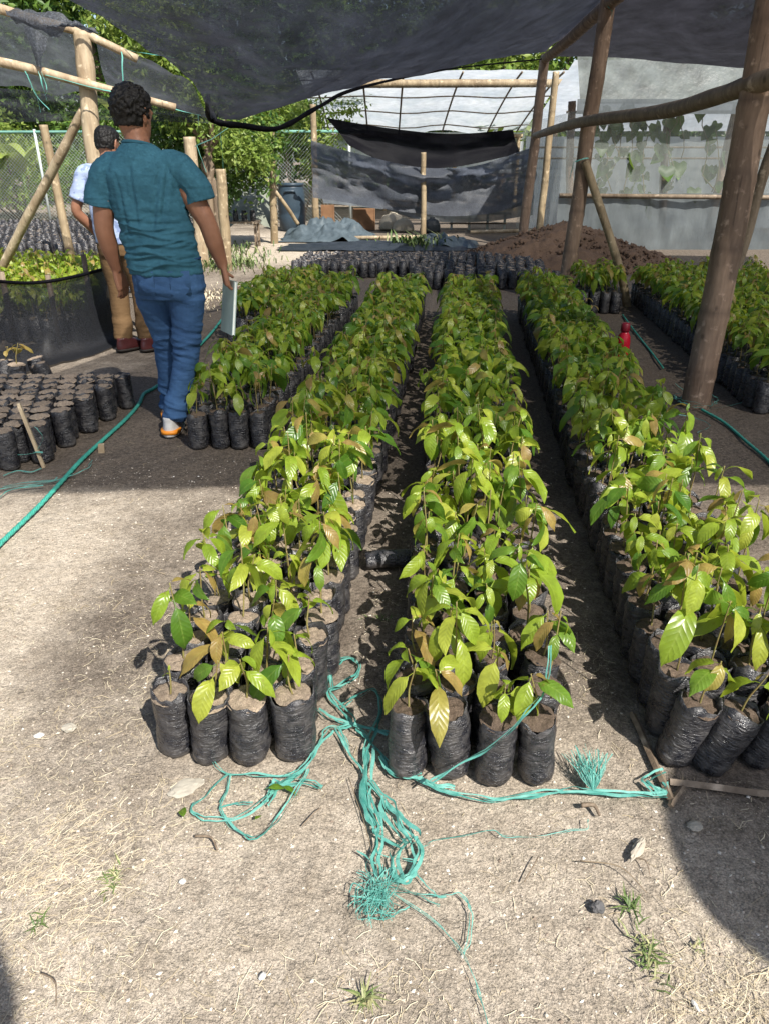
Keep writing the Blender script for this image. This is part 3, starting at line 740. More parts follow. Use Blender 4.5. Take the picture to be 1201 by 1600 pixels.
a = at(345, 264, 10.6); c = at(353, 408, 10.6); pole('bamboo_post', 'sawn bamboo post beside the gnarled trunk', 'post', [(c[0] + .01, 10.6, -.05), a], .072, .066, M_BAMB, seed=15)
a = at(424, 203, 14.0); c = at(429, 376, 14.0); pole('bamboo_post', 'slim post in front of the blue drum', 'post', [(c[0], 14, -.05), a], .068, .055, M_BAMB, seed=16)
pole('brace_pole', 'thin leaning stick behind the slim post by the drum', 'pole', [at(393, 250, 14.4), at(440, 312, 14.4), at(466, 350, 14.6)], .03, .035, M_BAMB, seed=17)
a = at(661, 238, 15.4); c = at(661, 352, 15.4); pole('bamboo_post', 'short bamboo post holding the grey net in front of the tunnel', 'post', [(c[0], 15.4, -.05), a], .055, .05, M_BAMB, seed=18)

# ------------------------------------------------------------ nets
def sheet(name, label, cat, C, mat, nu=10, nv=10, fold=0.0, fs=(3, 3), kind=None, parent=None, hang=None):
    P = patch(C, nu, nv)
    if fold:
        u = np.linspace(0, 1, P.shape[0])[:, None] * fs[0]; v = np.linspace(0, 1, P.shape[1])[None] * fs[1]
        n = fold * (fbm(u + 0 * v + 3, v + 0 * u, 2, 3)); d = np.array(hang if hang is not None else (0, 0, 1.)); n = n + fold * .22 * fbm(u * 5 + 1.5 * v, v * 4 - 2 * u, 4, 3); P = P + n[..., None] * d
    g = Geo(); g.grid(P); return link(name, g.mesh(name, mat), parent, None, label, cat, None, kind)
C = [[(-2.7, 1.40, 2.40), (-1.2, 1.30, 2.38), (.3, 1.30, 2.48), (1.2, 1.25, 2.62), (2.03, 1.2, 2.80)],
     [(-1.62, 3.1, 2.16), (-.62, 3.1, 2.12), (.3, 3.3, 2.28), (1.1, 3.7, 2.5), (2.02, 4.5, 2.80)],
     [at(272, 92, 4.8), (-.62, 5.0, 1.84), (.1, 5.7, 2.08), (1.0, 6.4, 2.42), (b7[0], 8.2, b7[2] + .03)],
     [at(330, 178, 6.0), at(378, 194, 6.25), at(560, 138, 7.9), at(700, 108, 9.8), (p5[0], p5[1], p5[2] + .05)]]
sheet('shade_net', 'big sagging black shade net stretched overhead above the beds', 'shade net', C, M_NET, 40, 30, .07, (5, 6))
# rolled hem of the sagging back edge
hem = crom([at(326, 150, 5.6), at(327, 180, 6.0), at(345, 192, 6.1), at(378, 196, 6.25), at(436, 200, 6.6), at(500, 166, 7.2), at(560, 138, 7.9), at(700, 108, 9.8), p5], 10)
g = Geo(); g.tube(hem - hem[0], .008 + .004 * vnoise(np.arange(len(hem)) * .4, 0, 0) + np.interp(np.arange(len(hem)), [0, 12, 30, 80], [.004, .016, .014, .0]), 8)
o = link('net_hem', g.mesh('net_hem', M_NETD), None, None, 'bunched hem along the lower edge of the sagging black net', 'net hem'); o.location = tuple(hem[0])
C = [[(2.03, 1.2, 2.80), (3.4, 1.2, 2.65), (4.8, 1.2, 2.7), (6.2, 1.2, 2.8)],
     [(2.02, 4.5, 2.80), (3.3, 4.6, 2.62), (4.6, 4.6, 2.65), (6.2, 4.6, 2.8)],
     [(b7[0], 8.2, b7[2] + .03), at(1060, 30, 8.4), at(1210, 40, 8.0), (6.2, 7.7, 2.6)],
     [(p5[0], p5[1], p5[2] + .05), at(1020, 96, 11.4), at(1210, 106, 10.6), (7.0, 10.2, 2.5)]]
sheet('shade_net', 'dark double shade net over the right side between beam and greenhouse', 'shade net', C, m_net('right_shade_net', .55, .85, (.017, .017, .022), 120, tr=1.3), 12, 12, .05, (4, 5))
# netting of the left hand frame
C = [[at(-80, 132, 9.6), at(60, 142, 9.6), at(180, 152, 9.6), at(335, 170, 9.4)], [at(-80, 160, 9.6), at(60, 165, 9.6), at(180, 170, 9.7), at(335, 180, 9.5)], [at(-80, 192, 9.6), at(60, 190, 9.6), at(180, 188, 9.7), at(335, 193, 9.5)]]
sheet('shade_net', 'dark band of net hung across behind the left posts', 'shade net', C, M_NET, 6, 12, .08, (3, 8), hang=(0, 1, 0))
C = [[at(-80, -20, 7.0), at(10, 12, 7.0), at(70, 35, 7.0), at(135, 52, 7.0)], [at(-80, 60, 7.8), at(10, 70, 7.8), at(70, 75, 7.8), at(130, 85, 7.7)], [at(-80, 135, 9.3), at(10, 138, 9.3), at(70, 142, 9.3), at(140, 148, 9.0)]]
sheet('shade_net', 'thin see-through net sloping behind the upper left rail', 'shade net', C, m_net('sheer_net', .25, .5, (.025, .028, .03)), 8, 10, .05, (3, 4))
C = [[at(150, 60, 7.2), at(180, 78, 7.2), at(230, 95, 7.4)], [at(160, 110, 7.8), at(210, 125, 7.9), at(290, 120, 8.2)], [at(175, 150, 8.5), at(240, 165, 8.8), at(325, 180, 9.0)]]
sheet('shade_net', 'thin net slanting down right behind the head of the man', 'shade net', C, m_net('sheer_net_right', .3, .6, (.02, .022, .025)), 8, 8, .06, (3, 3))
C = [[at(8, 14, 6.9), at(50, 20, 6.85), at(95, 26, 6.85), at(150, 46, 6.9)], [at(14, 22, 6.85), at(60, 42, 6.8), at(100, 36, 6.8), at(152, 52, 6.9)], [at(24, 30, 6.9), at(70, 56, 6.85), at(112, 46, 6.85), at(155, 58, 6.95)]]
sheet('net_scrap', 'crumpled dark net scrap draped over the upper left rail', 'net', C, M_NETG, 6, 10, .05, (3, 6))
C = [[at(36, 38, 6.84), at(55, 48, 6.8), at(76, 60, 6.84)], [at(48, 70, 6.8), at(58, 76, 6.78), at(68, 82, 6.8)], [at(59, 104, 6.82), at(62, 107, 6.8), at(64, 110, 6.82)]]
sheet('net_scrap', 'pointed grey net tail hanging from the upper left rail', 'net', C, M_NETG, 6, 5, .03, (3, 3))
# low net fence in front of the sunlit bed
fa = [gp(-120, 612), gp(0, 580), gp(70, 560), gp(130, 546), gp(200, 520)]; ft = [.74, .64, .565, .565, .575]
C = [[(x, y + .05, h) for (x, y, z), h in zip(fa, ft)], [(x - .02, y + .08, h * .5) for (x, y, z), h in zip(fa, ft)], [(x, y - .02, .02) for x, y, z in fa], [(x + .16, y - .22, .008) for x, y, z in fa]]
lf = thing('net_fence', 'low black net fence on stakes in front of the sunlit seedling bed', 'net fence', fa[0])
P = patch([rel(r, fa[0]) for r in C], 7, 12); n_ = fbm(np.arange(P.shape[0])[:, None] * .15 + 0 * P[..., 0], np.arange(P.shape[1])[None] * .3 + 0 * P[..., 0], 0, 3); P[..., 1] += .05 * n_; P[..., 2] += .01 * np.abs(n_)
g = Geo(); g.grid(P); part('netting', g, M_NETF, lf)
hp = crom([tuple(p) for p in rel(C[0], fa[0])], 10); g = Geo(); g.tube(hp, .014, 6); part('hem', g, M_NETD, lf)
for i, (x, y, z) in enumerate(fa[1:]):
    g = Geo(); d = np.array([x, y + .32, 0]) - np.array(fa[0]); h = ft[i + 1] + (.14 if i == 2 else .02)
    g.tube([d, d + (0.01, 0, h)], .022, 8); part('stake', g, M_WOODD, lf)

# ------------------------------------------------------------ tunnel greenhouse in the back
def lerp3(a, b, t): return tuple(np.array(a) * (1 - t) + np.array(b) * t)
tn = thing('plastic_tunnel', 'open tunnel shelter with white curved plastic roof and bamboo front beam', 'greenhouse', (1.0, 17, 0)); O = (1.0, 17, 0)
xs_f = [-1.75, -.45, .38, 1.55, 2.72, 3.75]; zf = 2.92
def roofp(x, t):   # t 0 front .. 1 back
    y = 17 + 5.4 * t; z = zf - (zf - 1.95) * (t ** 1.25) - .05 * math.sin(3 * x) * t; return (x, y, z)
R_ = np.array([[rel([roofp(x, t)], O)[0] for x in np.linspace(-1.75, 3.75, 40)] for t in np.linspace(0, 1, 16)])
R_[..., 2] += .02 * fbm(R_[..., 0] * 3, R_[..., 1] * 3, 0, 3)
g = Geo(); g.grid(R_); part('roof_film', g, M_FILMW, tn)
P = np.array([[(x - 1.0, 5.4 + .02 * math.sin(x * 4 + z * 5), z) for x in np.linspace(-1.75, 3.75, 30)] for z in np.linspace(1.95, .95, 8)]); g = Geo(); g.grid(P); part('back_film', g, M_FILMW, tn)
for x in (-1.45, -.45, .38, 1.55, 2.72, 3.55):
    g = Geo(); g.tube([np.array(rel([roofp(x * (1 if True else 1), t)], O)[0]) - (0, 0, .03) for t in np.linspace(0, 1, 12)], .022, 6); part('rib', g, M_WOODD, tn)
for t in (.12, .38, .62, .86):
    g = Geo(); g.tube([np.array(rel([roofp(x, t)], O)[0]) - (0, 0, .05) for x in np.linspace(-1.75, 3.75, 14)], .015, 5); part('batten', g, M_WOODD, tn)
pole('beam', None, None, [at(560, 131, 16.9), at(890, 130, 16.9)], .075, .07, M_BAMB, seed=20, parent=tn)
pole('post', None, None, [down(at(494, 352, 16.9)), at(489, 163, 16.9)], .075, .06, M_BAMB, seed=21, parent=tn)
pole('post', None, None, [(3.45, 17.1, -.05), (3.5, 17.1, 2.7)], .07, .06, M_BAMB, seed=22, parent=tn)
pole('back_beam', None, None, [(-1.7, 22.3, 1.86), (3.7, 22.3, 1.86)], .06, .05, M_BAMB, seed=23, parent=tn)
for x in (-1.7, 0.0, 1.9, 3.6): pole('back_post', None, None, [(x, 22.3, -.05), (x, 22.3, 1.9)], .06, .05, M_BAMB, seed=24, parent=tn)
# hanging nets of the tunnel
Yb = 16.9
C = [[at(510, 184, Yb), at(600, 199, Yb), at(700, 209, Yb), at(800, 203, Yb)], [at(528, 205, Yb + .2), at(600, 225, Yb + .2), at(700, 234, Yb + .2), at(806, 222, Yb + .2)], [at(546, 228, Yb), at(610, 256, Yb), at(700, 262, Yb), at(812, 240, Yb)]]
sheet('hanging_net', 'black folded net slung under the white tunnel roof', 'shade net', C, M_NETD, 8, 10, .08, (3, 5), hang=(0, 1, 0))
Yb = 15.5
C = [[at(487, 220, Yb), at(570, 243, Yb), at(660, 262, Yb), at(745, 258, Yb), at(835, 228, Yb)], [at(489, 265, Yb + .3), at(570, 280, Yb + .35), at(660, 292, Yb), at(745, 290, Yb + .3), at(835, 272, Yb + .2)], [at(490, 308, Yb), at(570, 322, Yb), at(660, 334, Yb), at(745, 336, Yb), at(835, 318, Yb)]]
sheet('hanging_net', 'grey dusty net hanging in folds below the black one', 'shade net', C, M_NETG, 10, 14, .35, (4, 7), hang=(0, 1, 0))
C = [[at(500, 300, 15.8), at(545, 306, 15.8), at(600, 318, 15.8)], [at(506, 317, 15.75), at(545, 321, 15.75), at(598, 327, 15.75)]]
sheet('film_scrap', 'white plastic strip showing beneath the left of the grey net', 'plastic sheet', C, M_FILMW, 4, 6, .05, (2, 4), hang=(0, 1, 0))
C = [[at(590, 322, 15.9), at(680, 326, 15.9), at(760, 322, 15.9), at(832, 312, 15.9)], [at(640, 340, 15.85), at(690, 347, 15.85), at(760, 346, 15.85), at(832, 336, 15.85)]]
sheet('film_scrap', 'dull grey plastic sheet along the bottom of the grey net', 'plastic sheet', C, M_FILML, 4, 10, .06, (2, 6), hang=(0, 1, 0))

# ------------------------------------------------------------ greenhouse on the right
GY = 13.0
gh = thing('film_greenhouse', 'greenhouse with clear film wall and vine shadows behind it on the right', 'greenhouse', (4.5, GY, 0)); O = (4.5, GY, 0)
def wall(x0, x1, z0, z1, y, nx=110, nz=14, amp=.06):
    P = np.array([[(x - 4.5, y - GY + amp * float(fbm(x * 1.8, z * 1.2, 4, 3)) + amp * .8 * abs(float(fbm(x * 5 + z, z * .8, 9, 2))), z) for x in np.linspace(x0, x1, nx)] for z in np.linspace(z0, z1, nz)]); g = Geo(); g.grid(P); return g
xl, xr = 2.82, 9.0
part('clear_film', wall(xl, xr, .83, 2.02, GY), M_FILMC, gh)
part('lower_film', wall(xl, xr, -.02, .86, GY + .03), M_FILML, gh)
g = Geo(); P = np.array([[(x - 4.5, -.25 + .55 * t + .03 * float(fbm(x * 2, t * 3, 1, 3)), 2.12 + .72 * t) for x in np.linspace(2.95, 9, 40)] for t in np.linspace(0, 1, 8)]); g.grid(P)
kf = m_film('dirt_shade_roof_film', (.20, .225, .21), .94, .35, (.03, .03, .02)); part('roof_film', g, kf, gh)  # dark blotches: dirt plus shadow dapples painted into the film colour
g = Geo(); P = np.array([[(x - 4.5, -.27 + .02 * float(fbm(x * 2, t * 3, 1, 3)), 1.98 + .2 * t) for x in np.linspace(2.9, 9, 30)] for t in np.linspace(0, 1, 3)]); g.grid(P); part('hanging_flap', g, M_FILML, gh)
g = Geo(); g.tube([(xl - 4.5, -.03, .83), (2, -.04, .80), (4.5, -.03, .82)], .035, 8); part('rail', g, M_WOODD, gh)
g = Geo(); g.tube([(xl - 4.5, .05, 2.02), (4.5, .05, 2.03)], .02, 6); part('top_rail', g, M_WOODD, gh)
for (pa, pb_) in ((((1152, 158), (1099, 389))), ((1042, 190), (1030, 389)), ((893, 158), (886, 388))):
    a = at(*pa, GY + .35); c = at(*pb_, GY + .35); pole('inner_post', None, None, [down(c), a], .065, .06, M_BAMBD, seed=30, parent=gh)
part('back_film', wall(2.9, 9, -.02, 1.75, GY + 4, 30, 8, .05), M_FILMW, gh)
g = Geo(); P = np.array([[(x - 4.5, .4 + 3.6 * t, 2.75 - .9 * t) for x in np.linspace(2.95, 9, 12)] for t in np.linspace(0, 1, 6)]); g.grid(P); part('rear_roof', g, M_FILMW, gh)
for z in (1.35, 1.55):
    g = Geo(); g.tube([(-1.5, 3.7, z), (4.5, 3.7, z)], .02, 5); part('inner_rail', g, M_WOOD, gh)
g = Geo(); P = np.array([[(xl - 4.5 + .02 * float(fbm(t * 4, z * 2, 7, 2)), 4 * t, z) for t in np.linspace(0, 1, 12)] for z in np.linspace(-.02, 2.0, 10)]); g.grid(P); part('side_film', g, M_FILMC, gh)
# large heart-shaped vine leaves
def heart(s):
    pts = [(0, 0), (.28, .18), (.5, .05), (.52, -.25), (.3, -.6), (0, -1.0), (-.3, -.6), (-.52, -.25), (-.5, .05), (-.28, .18)]
    g = Geo(); V = [(x * s, -.12 * s * (1 - abs(x) * 2) , y * s) for x, y in pts] + [(0, .10 * s, -.35 * s)]
    g.pyd(V, [(i, (i + 1) % 10, 10) for i in range(10)]); return g
HM = [heart(.20).mesh('leaf', M_FOL[1]), heart(.14).mesh('leaf', M_FOL[0])]
vine_specs = [('climbing_vine', 'large leafy vine hanging densely behind the clear film, left of its pale post', [(935, 165, 372), (955, 165, 300), (985, 165, 330), (1002, 170, 330), (965, 175, 260)]),
              ('climbing_vine', 'slender vine trailing down the middle post behind the clear film', [(1040, 160, 300), (1052, 165, 295), (1063, 170, 250)]),
              ('climbing_vine', 'sparse vine with few leaves behind the film near the leaning post', [(1106, 170, 300), (1120, 195, 300)])]
rs = np.random.RandomState(5)
for nm, lab, cols in vine_specs:
    p0 = at(cols[0][0], cols[0][1], GY + .12); o = thing(nm, lab, 'vine', p0)
    for (px, y0, y1) in cols:
        pts = [at(px + rs.normal(0, 6), y, GY + .12) for y in np.linspace(y0, y1, 6)]; g = Geo(); g.tube(rel(pts, p0), .008, 4); part('stem', g, M_STEM, o)
        for y in np.arange(y0, y1, 13 if 'large' in lab else 21):
            q = at(px + rs.normal(0, 10), y + rs.normal(0, 4), GY + .09 + rs.rand() * .1); m = Matrix.Translation(Vector(rel([q], p0)[0])) @ Euler((rs.normal(0, .4), rs.normal(0, .5), rs.normal(0, .5))).to_matrix().to_4x4() @ Matrix.Scale(rs.uniform(.7, 1.35), 4)
            link('leaf', HM[rs.randint(2)], o, m)

# ------------------------------------------------------------ soil mound
g = Geo(); U_, V_ = np.meshgrid(np.linspace(-1, 1, 110), np.linspace(-1, 1, 80), indexing='ij')
rr = np.hypot(U_ * (1 + .12 * np.sin(V_ * 3)), V_); ang = np.arctan2(V_, U_)
H = .57 * np.clip(1 - (rr / (1 + .07 * np.sin(ang * 3 + 1))) , 0, 1) ** .85 * np.where(U_ > 0, 1 - .25 * U_, 1)
H = H + (.09 * fbm(U_ * 6, V_ * 6, 3, 3) + .075 * np.abs(fbm(U_ * 20, V_ * 20, 9, 4))) * (rr < 1.0) * np.clip(H * 8, 0, 1) - .01
Xm = 2.62 + U_ * 1.62; Ym = 11.3 + V_ * 1.25; g.grid(np.stack([Xm - 2.62, Ym - 11.3, H], -1).transpose(1, 0, 2))
for i in range(2200):
    u, v = rs.uniform(-1.05, 1.05, 2); q = math.hypot(u, v)
    if q > 1.05: continue
    s = .010 + .035 * rs.rand() ** 3; z = .55 * max(0, 1 - q) ** .85 * (1 - .25 * max(u, 0))
    V = OV * s * rs.uniform(.6, 1.2, (6, 1)) + np.array([u * 1.62, v * 1.25, z + .03 + s * .2]); g.pyd(V, OF)
o = link('soil_mound', g.mesh('soil_mound', M_SOILPILE), None, None, 'brown mound of loose soil heaped before the greenhouse wall', 'soil heap'); o.location = (2.62, 11.3, 0)

# ------------------------------------------------------------ fence
FY = 17.6
fn = thing('chain_link_fence', 'chain link fence with pale pipe rail behind the left side', 'fence', (-5, FY, 0))
M_PIPE = simple('galvanised_pipe', (.42, .46, .44), (.3, .34, .33), .45, 5, .1)
M_PIPEG = simple('green_pipe', (.16, .33, .27), (.10, .22, .18), .5, 5, .1)
g = Geo(); g.tube([(-7, 0, 1.84), (4.3, 0, 1.86)], .028, 8); part('rail', g, M_PIPEG, fn)
for x in (-12, -9.7, -7.4, -5.1, -2.8, -.75):
    g = Geo(); g.tube([(x + 5, 0, -.05), (x + 5, 0, 1.9)], .03, 8); part('post', g, M_PIPE, fn)
g = Geo(); hz = 1.8
for i in range(-24, 150):
    x0 = -7 + i * .075
    for sg in (1, -1):
        a = np.array([x0, 0, .02]); b_ = np.array([x0 + sg * hz, 0.004, .02 + hz])
        if min(a[0], b_[0]) < -7 or max(a[0], b_[0]) > 4.3: continue
        g.tube([a, b_], .0028, 3, caps=False)
part('wire_mesh', g, M_PIPE, fn, kind='stuff')

# ------------------------------------------------------------ trees and bushes
def crown_geo(seed, blobs, n, ls):
    """blobs: list of (x,y,z,rx,ry,rz); leaves in clumps"""
    rs = np.random.RandomState(seed); bl = np.array(blobs, float); wgt = (bl[:, 3] * bl[:, 4] * bl[:, 5]) ** .7; wgt /= wgt.sum()
    ncl = max(6, n // 26); ib = rs.choice(len(bl), ncl, p=wgt)
    d = rs.normal(size=(ncl, 3)); d /= np.linalg.norm(d, axis=1)[:, None]; r = rs.uniform(.45, 1.05, ncl)[:, None]
    cc = bl[ib, :3] + d * r * bl[ib, 3:]
    ic = rs.randint(ncl, size=n); p = cc[ic] + rs.normal(size=(n, 3)) * ls * 2.3
    nr = d[ic] * .6 + rs.normal(size=(n, 3)) * .7 + np.array([0, 0, .5]); nr /= np.linalg.norm(nr, axis=1)[:, None]
    t = np.cross(nr, rs.normal(size=(n, 3))); t /= np.linalg.norm(t, axis=1)[:, None]; b = np.cross(nr, t)
    s = ls * rs.uniform(.6, 1.4, n)[:, None]
    V = np.stack([p - t * s, p + b * s * .42 - nr * s * .1, p + t * s, p - b * s * .42 - nr * s * .1], 1)
    g = Geo(); tint = np.clip(rs.rand(ncl)[ic] * .6 + rs.rand(n) * .4, 0, 1)
    g.add(V.reshape(-1, 3), np.arange(n * 4), np.full(n, 4), 0, None, np.repeat(tint, 4)); return g
def rblobs(seed, n, c, s, r):
    rs = np.random.RandomState(seed); return [(c[0] + rs.normal(0, s[0]), c[1] + rs.normal(0, s[1]), c[2] + rs.uniform(-1, 1) * s[2], *(r * rs.uniform(.6, 1.2, 3))) for _ in range(n)]
def tree(label, cat, loc, seed, h, rad_, n, ls, mat, name='tree', trunk=True):
    o = thing(name, label, cat, loc); rs = np.random.RandomState(seed)
    bl = rblobs(seed, 14, (0, 0, h * .62), (rad_ * .5, rad_ * .4, h * .30), rad_ * .42)
    me = crown_geo(seed, bl, n, ls).mesh('crown', mat, False); link('crown', me, o)
    g = Geo()
    if trunk:
        g.tube(crom([(0, 0, -.1), (.1, .05, h * .3), (-.1, .1, h * .6)], 6), np.linspace(.16, .07, 13), 10)
        for b_ in bl[:7]: g.tube(crom([(0.08, .05, h * .28), (b_[0] * .5, b_[1] * .5, h * .42), b_[:3]], 5), np.linspace(.06, .015, 11), 6)
        part('trunk', g, M_BARK, o)
    else:
        for b_ in bl[:8]: g.tube(crom([(b_[0] * .1, b_[1] * .1, -.02), (b_[0] * .6, b_[1] * .6, b_[2] * .5), b_[:3]], 4), np.linspace(.03, .008, 9), 5)
        part('stem', g, M_BARK, o)
    return o
TR = [((-12.5, 23, 0), 6.6, 3.0, 0, 'dark broad tree at the far left beyond the fence'), ((-8.0, 24, 0), 7.0, 3.0, 1, 'tall mid green tree behind the upper left rails'),
      ((-4.0, 23.5, 0), 6.6, 2.8, 0, 'dark dense tree behind the man'), ((-.2, 25.5, 0), 6.4, 2.8, 1, 'green tree left of the white tunnel'), ((3.8, 27, 0), 6.8, 3.0, 2, 'light green tree showing above the tunnel roof'),
      ((8, 25, 0), 7.2, 3.1, 1, 'leafy tree rising over the right greenhouse'), ((12.5, 22, 0), 7, 3.0, 0, 'dark tree at the far right beyond the greenhouse')]
for i, (loc, h, r, m, lab) in enumerate(TR): tree(lab, 'tree', loc, 40 + i, h, r, 8000, .13, M_FOL[m])
BS = [((-11, 19.4, 0), 2.6, 1.6, 1, 'bright green bush at the left end of the fence'), ((-8.6, 19.0, 0), 2.2, 1.5, 2, 'yellow green bush behind the fence at far left'), ((-6.3, 19.2, 0), 2.5, 1.5, 1, 'leafy bush behind the fence beside the bamboo post'),
      ((-3.9, 19.3, 0), 2.9, 1.6, 0, 'dark bush behind the fence next to the gnarled tree'), ((-2.0, 19.0, 0), 2.9, 1.3, 2, 'pale green creeper bush on the fence behind the drum'), ((-3.2, 20.4, 0), 3.2, 1.3, 1, 'green bush behind the fence left of the tunnel')]
for i, (loc, h, r, m, lab) in enumerate(BS): tree(lab, 'bush', loc, 60 + i, h, r, 7000, .06, M_FOL[m], 'bush', False)
# gnarled tree in the left middle
def P_(px, py, Y): return at(px, py, Y)
b0 = down(P_(333, 330, 12.0), 0); gt = thing('gnarled_tree', 'gnarled small tree with twisted pale trunk beside the sawn post', 'tree', b0)
for k_, (dx, rr_) in enumerate(((-5, .055), (4, .06), (9, .035), (-1, .04))):
    g = Geo(); g.tube(rel(crom([(b0[0] + dx * .008, 12 + .03 * k_, -.05), P_(330 + dx + 3, 300, 12 + .04 * k_), P_(326 - dx, 260, 12), P_(325 + dx * 1.3, 225, 12), P_(310 + dx * 5, 180, 11.8)], 8), b0), np.linspace(rr_, rr_ * .6, 33), 8); part('trunk', g, M_BARK, gt)
bl = [(*rel([P_(px, py, Y)], b0)[0], r, r, r * .8) for px, py, Y, r in ((205, 25, 11.8, .45), (235, 60, 11.6, .5), (170, 15, 12, .4), (262, 95, 11.6, .45), (285, 125, 11.7, .42), (300, 160, 11.8, .42), (305, 190, 12, .4), (280, 70, 12, .4), (250, 20, 12.3, .6), (360, 215, 12.3, .42), (395, 235, 12.6, .4), (345, 245, 12.8, .35), (225, 110, 12.2, .35))]
link('crown', crown_geo(91, bl, 9000, .048).mesh('crown', M_FOL[2], False), gt)
bl = [(*rel([P_(px, py, Y)], b0)[0], r, r, r * .9) for px, py, Y, r in ((320, 240, 12.6, .4), (380, 260, 13.4, .5), (405, 225, 13.4, .5), (350, 290, 13, .3), (270, 215, 12.8, .4), (310, 210, 12.8, .45))]
link('crown', crown_geo(92, bl, 5000, .055).mesh('crown', M_FOL[0], False), gt)
# banana plants
def banana_leaf(L, W, a0, a1, seed):
    rs = np.random.RandomState(seed); n = 16; ang = np.linspace(a0, a1, n); x = np.concatenate([[0], np.cumsum(np.cos(ang))[:-1]]) * L / n; z = np.concatenate([[0], np.cumsum(np.sin(ang))[:-1]]) * L / n
    t = np.linspace(0, 1, n); w_ = W * np.sin(np.pi * np.clip(t, .02, .98) ** .7) ** .6; g = Geo()
    P = np.array([[(x[i] - math.sin(ang[i]) * abs(v) * w_[i] * .35, v * w_[i] + .01 * rs.randn(), z[i] + math.cos(ang[i]) * abs(v) * w_[i] * .35) for v in (-1, -.5, 0, .5, 1)] for i in range(n)]); g.grid(P, False, 0, .8); return g
def banana(lab, loc, n, L, seed):
    o = thing('banana_plant', lab, 'banana plant', loc); rs = np.random.RandomState(seed); g = Geo(); g.tube([(0, 0, 0), (.02, 0, L * .5), (0, .02, L)], [.06, .045, .03], 10); part('stem', g, M_FOL[2], o)
    for i in range(n):
        link('leaf', banana_leaf(L * rs.uniform(.9, 1.2), .2, rs.uniform(1.0, 1.4), rs.uniform(-.6, .6), seed + i).mesh('leaf', M_FOL[2]), o, Matrix.Translation((0, 0, L * .95)) @ Matrix.Rotation(i * 2.1 + rs.rand(), 4, 'Z'))
banana('banana plant with broad leaves behind the fence at the left edge', (-8.1, 18.2, 0), 6, 1.1, 3)
banana('banana plant standing upright behind the head of the man', down(at(203, 130, 15.5), 0), 5, 1.5, 9)
# far wood
bl = rblobs(71, 70, (0, 33, 3.2), (17, 1.5, 2.6), 3.2)
link('far_wood', crown_geo(72, bl, 26000, .26).mesh('far_wood', M_FOL[0], False), None, None, 'mass of far trees closing the view behind the nursery', 'wood', None, 'stuff')
for sx in (-1, 1):
    bl = rblobs(75 + sx, 40, (sx * 24, 14, 3.0), (1.5, 10, 2.6), 3.0)
    link('far_wood', crown_geo(77 + sx, bl, 12000, .26).mesh('far_wood', M_FOL[1], False), None, None, 'mass of trees off to the %s of the nursery' % ('left' if sx < 0 else 'right'), 'wood', None, 'stuff')
# low weeds by the post and near the path
def weeds(n, c, s, h, lab, mat=M_GRASS, A=(0, .8)):
    g = Geo(); rs = np.random.RandomState(n)
    for i in range(n):
        x = c[0] + rs.normal(0, s[0]); y = c[1] + rs.normal(0, s[1]); a = rs.rand() * 6.28; hh = h * rs.uniform(.4, 1.2); wd = hh * .05 + .003; d = np.array([math.cos(a), math.sin(a)]); q = np.array([-d[1], d[0]]) * wd
        p = np.array([x, y]); m = p + d * hh * .35; e = p + d * hh * rs.uniform(.5, 1.1)
        V = [(*(p - q), 0), (*(p + q), 0), (*(m + q), hh * .7), (*(m - q), hh * .7), (*e, hh * rs.uniform(.5, 1))]
        g.pyd(V, [(0, 1, 2, 3), (3, 2, 4)], 0, rs.uniform(*A))
    return link('weeds', g.mesh('weeds', mat, False), None, None, lab, 'weeds', None, 'stuff')
weeds(350, (-2.2, 11.0), (.3, .4), .13, 'dark low weeds round the foot of the sawn post')
weeds(500, (-3.1, 12.5), (.6, .5), .14, 'low weeds at the edge of the path behind the people')
weeds(160, (.55, 13.3), (.25, .2), .25, 'green weeds sprouting between the dark tarps')
weeds(900, (-2.1, 8.3), (.2, .35), .03, 'dry yellow grass beside the path behind the man', M_STRAW, (.5, 1))
# ------------------------------------------------------------ people
def remeshed(g, voxel, smooth=3, push=None):
    me = g.mesh('tmp', [], False, False); o = bpy.data.objects.new('tmp', me); COL.objects.link(o)
    m = o.modifiers.new('r', 'REMESH'); m.mode = 'VOXEL'; m.voxel_size = voxel
    if smooth: s_ = o.modifiers.new('s', 'SMOOTH'); s_.iterations = smooth; s_.factor = .5
    dg = bpy.context.evaluated_depsgraph_get(); me2 = bpy.data.meshes.new_from_object(o.evaluated_get(dg)); bpy.data.objects.remove(o)
    n = len(me2.vertices); V = np.zeros(n * 3, np.float32); me2.vertices.foreach_get('co', V); V = V.reshape(-1, 3).astype(float)
    N = np.zeros(n * 3, np.float32); me2.vertices.foreach_get('normal', N); N = N.reshape(-1, 3).astype(float)
    if push is not None:
        V = V + N * push(V, N)[:, None]; me2.vertices.foreach_set('co', V.astype(np.float32).ravel())
    me2.polygons.foreach_set('use_smooth', np.ones(len(me2.polygons), bool)); me2.update(); return me2
def rmesh(name, g, voxel, mat, parent, smooth=3, push=None):
    me = remeshed(g, voxel, smooth, push); me.name = name; me.materials.clear(); me.materials.append(mat); return link(name, me, parent)
def limb(g, pts, r, segs=14, n=6):
    P = crom(pts, n); R = np.interp(np.linspace(0, 1, len(P)), np.linspace(0, 1, len(r)), r); g.tube(P, R, segs)
def ball(g, c, r, n=12):
    R = []
    for i in range(n + 1):
        t = -math.pi / 2 + math.pi * i / n; q = max(.02, math.cos(t)); R.append((c[0], c[1], c[2] + r[2] * math.sin(t), r[0] * q, r[1] * q))
    g.rings(R, 18)
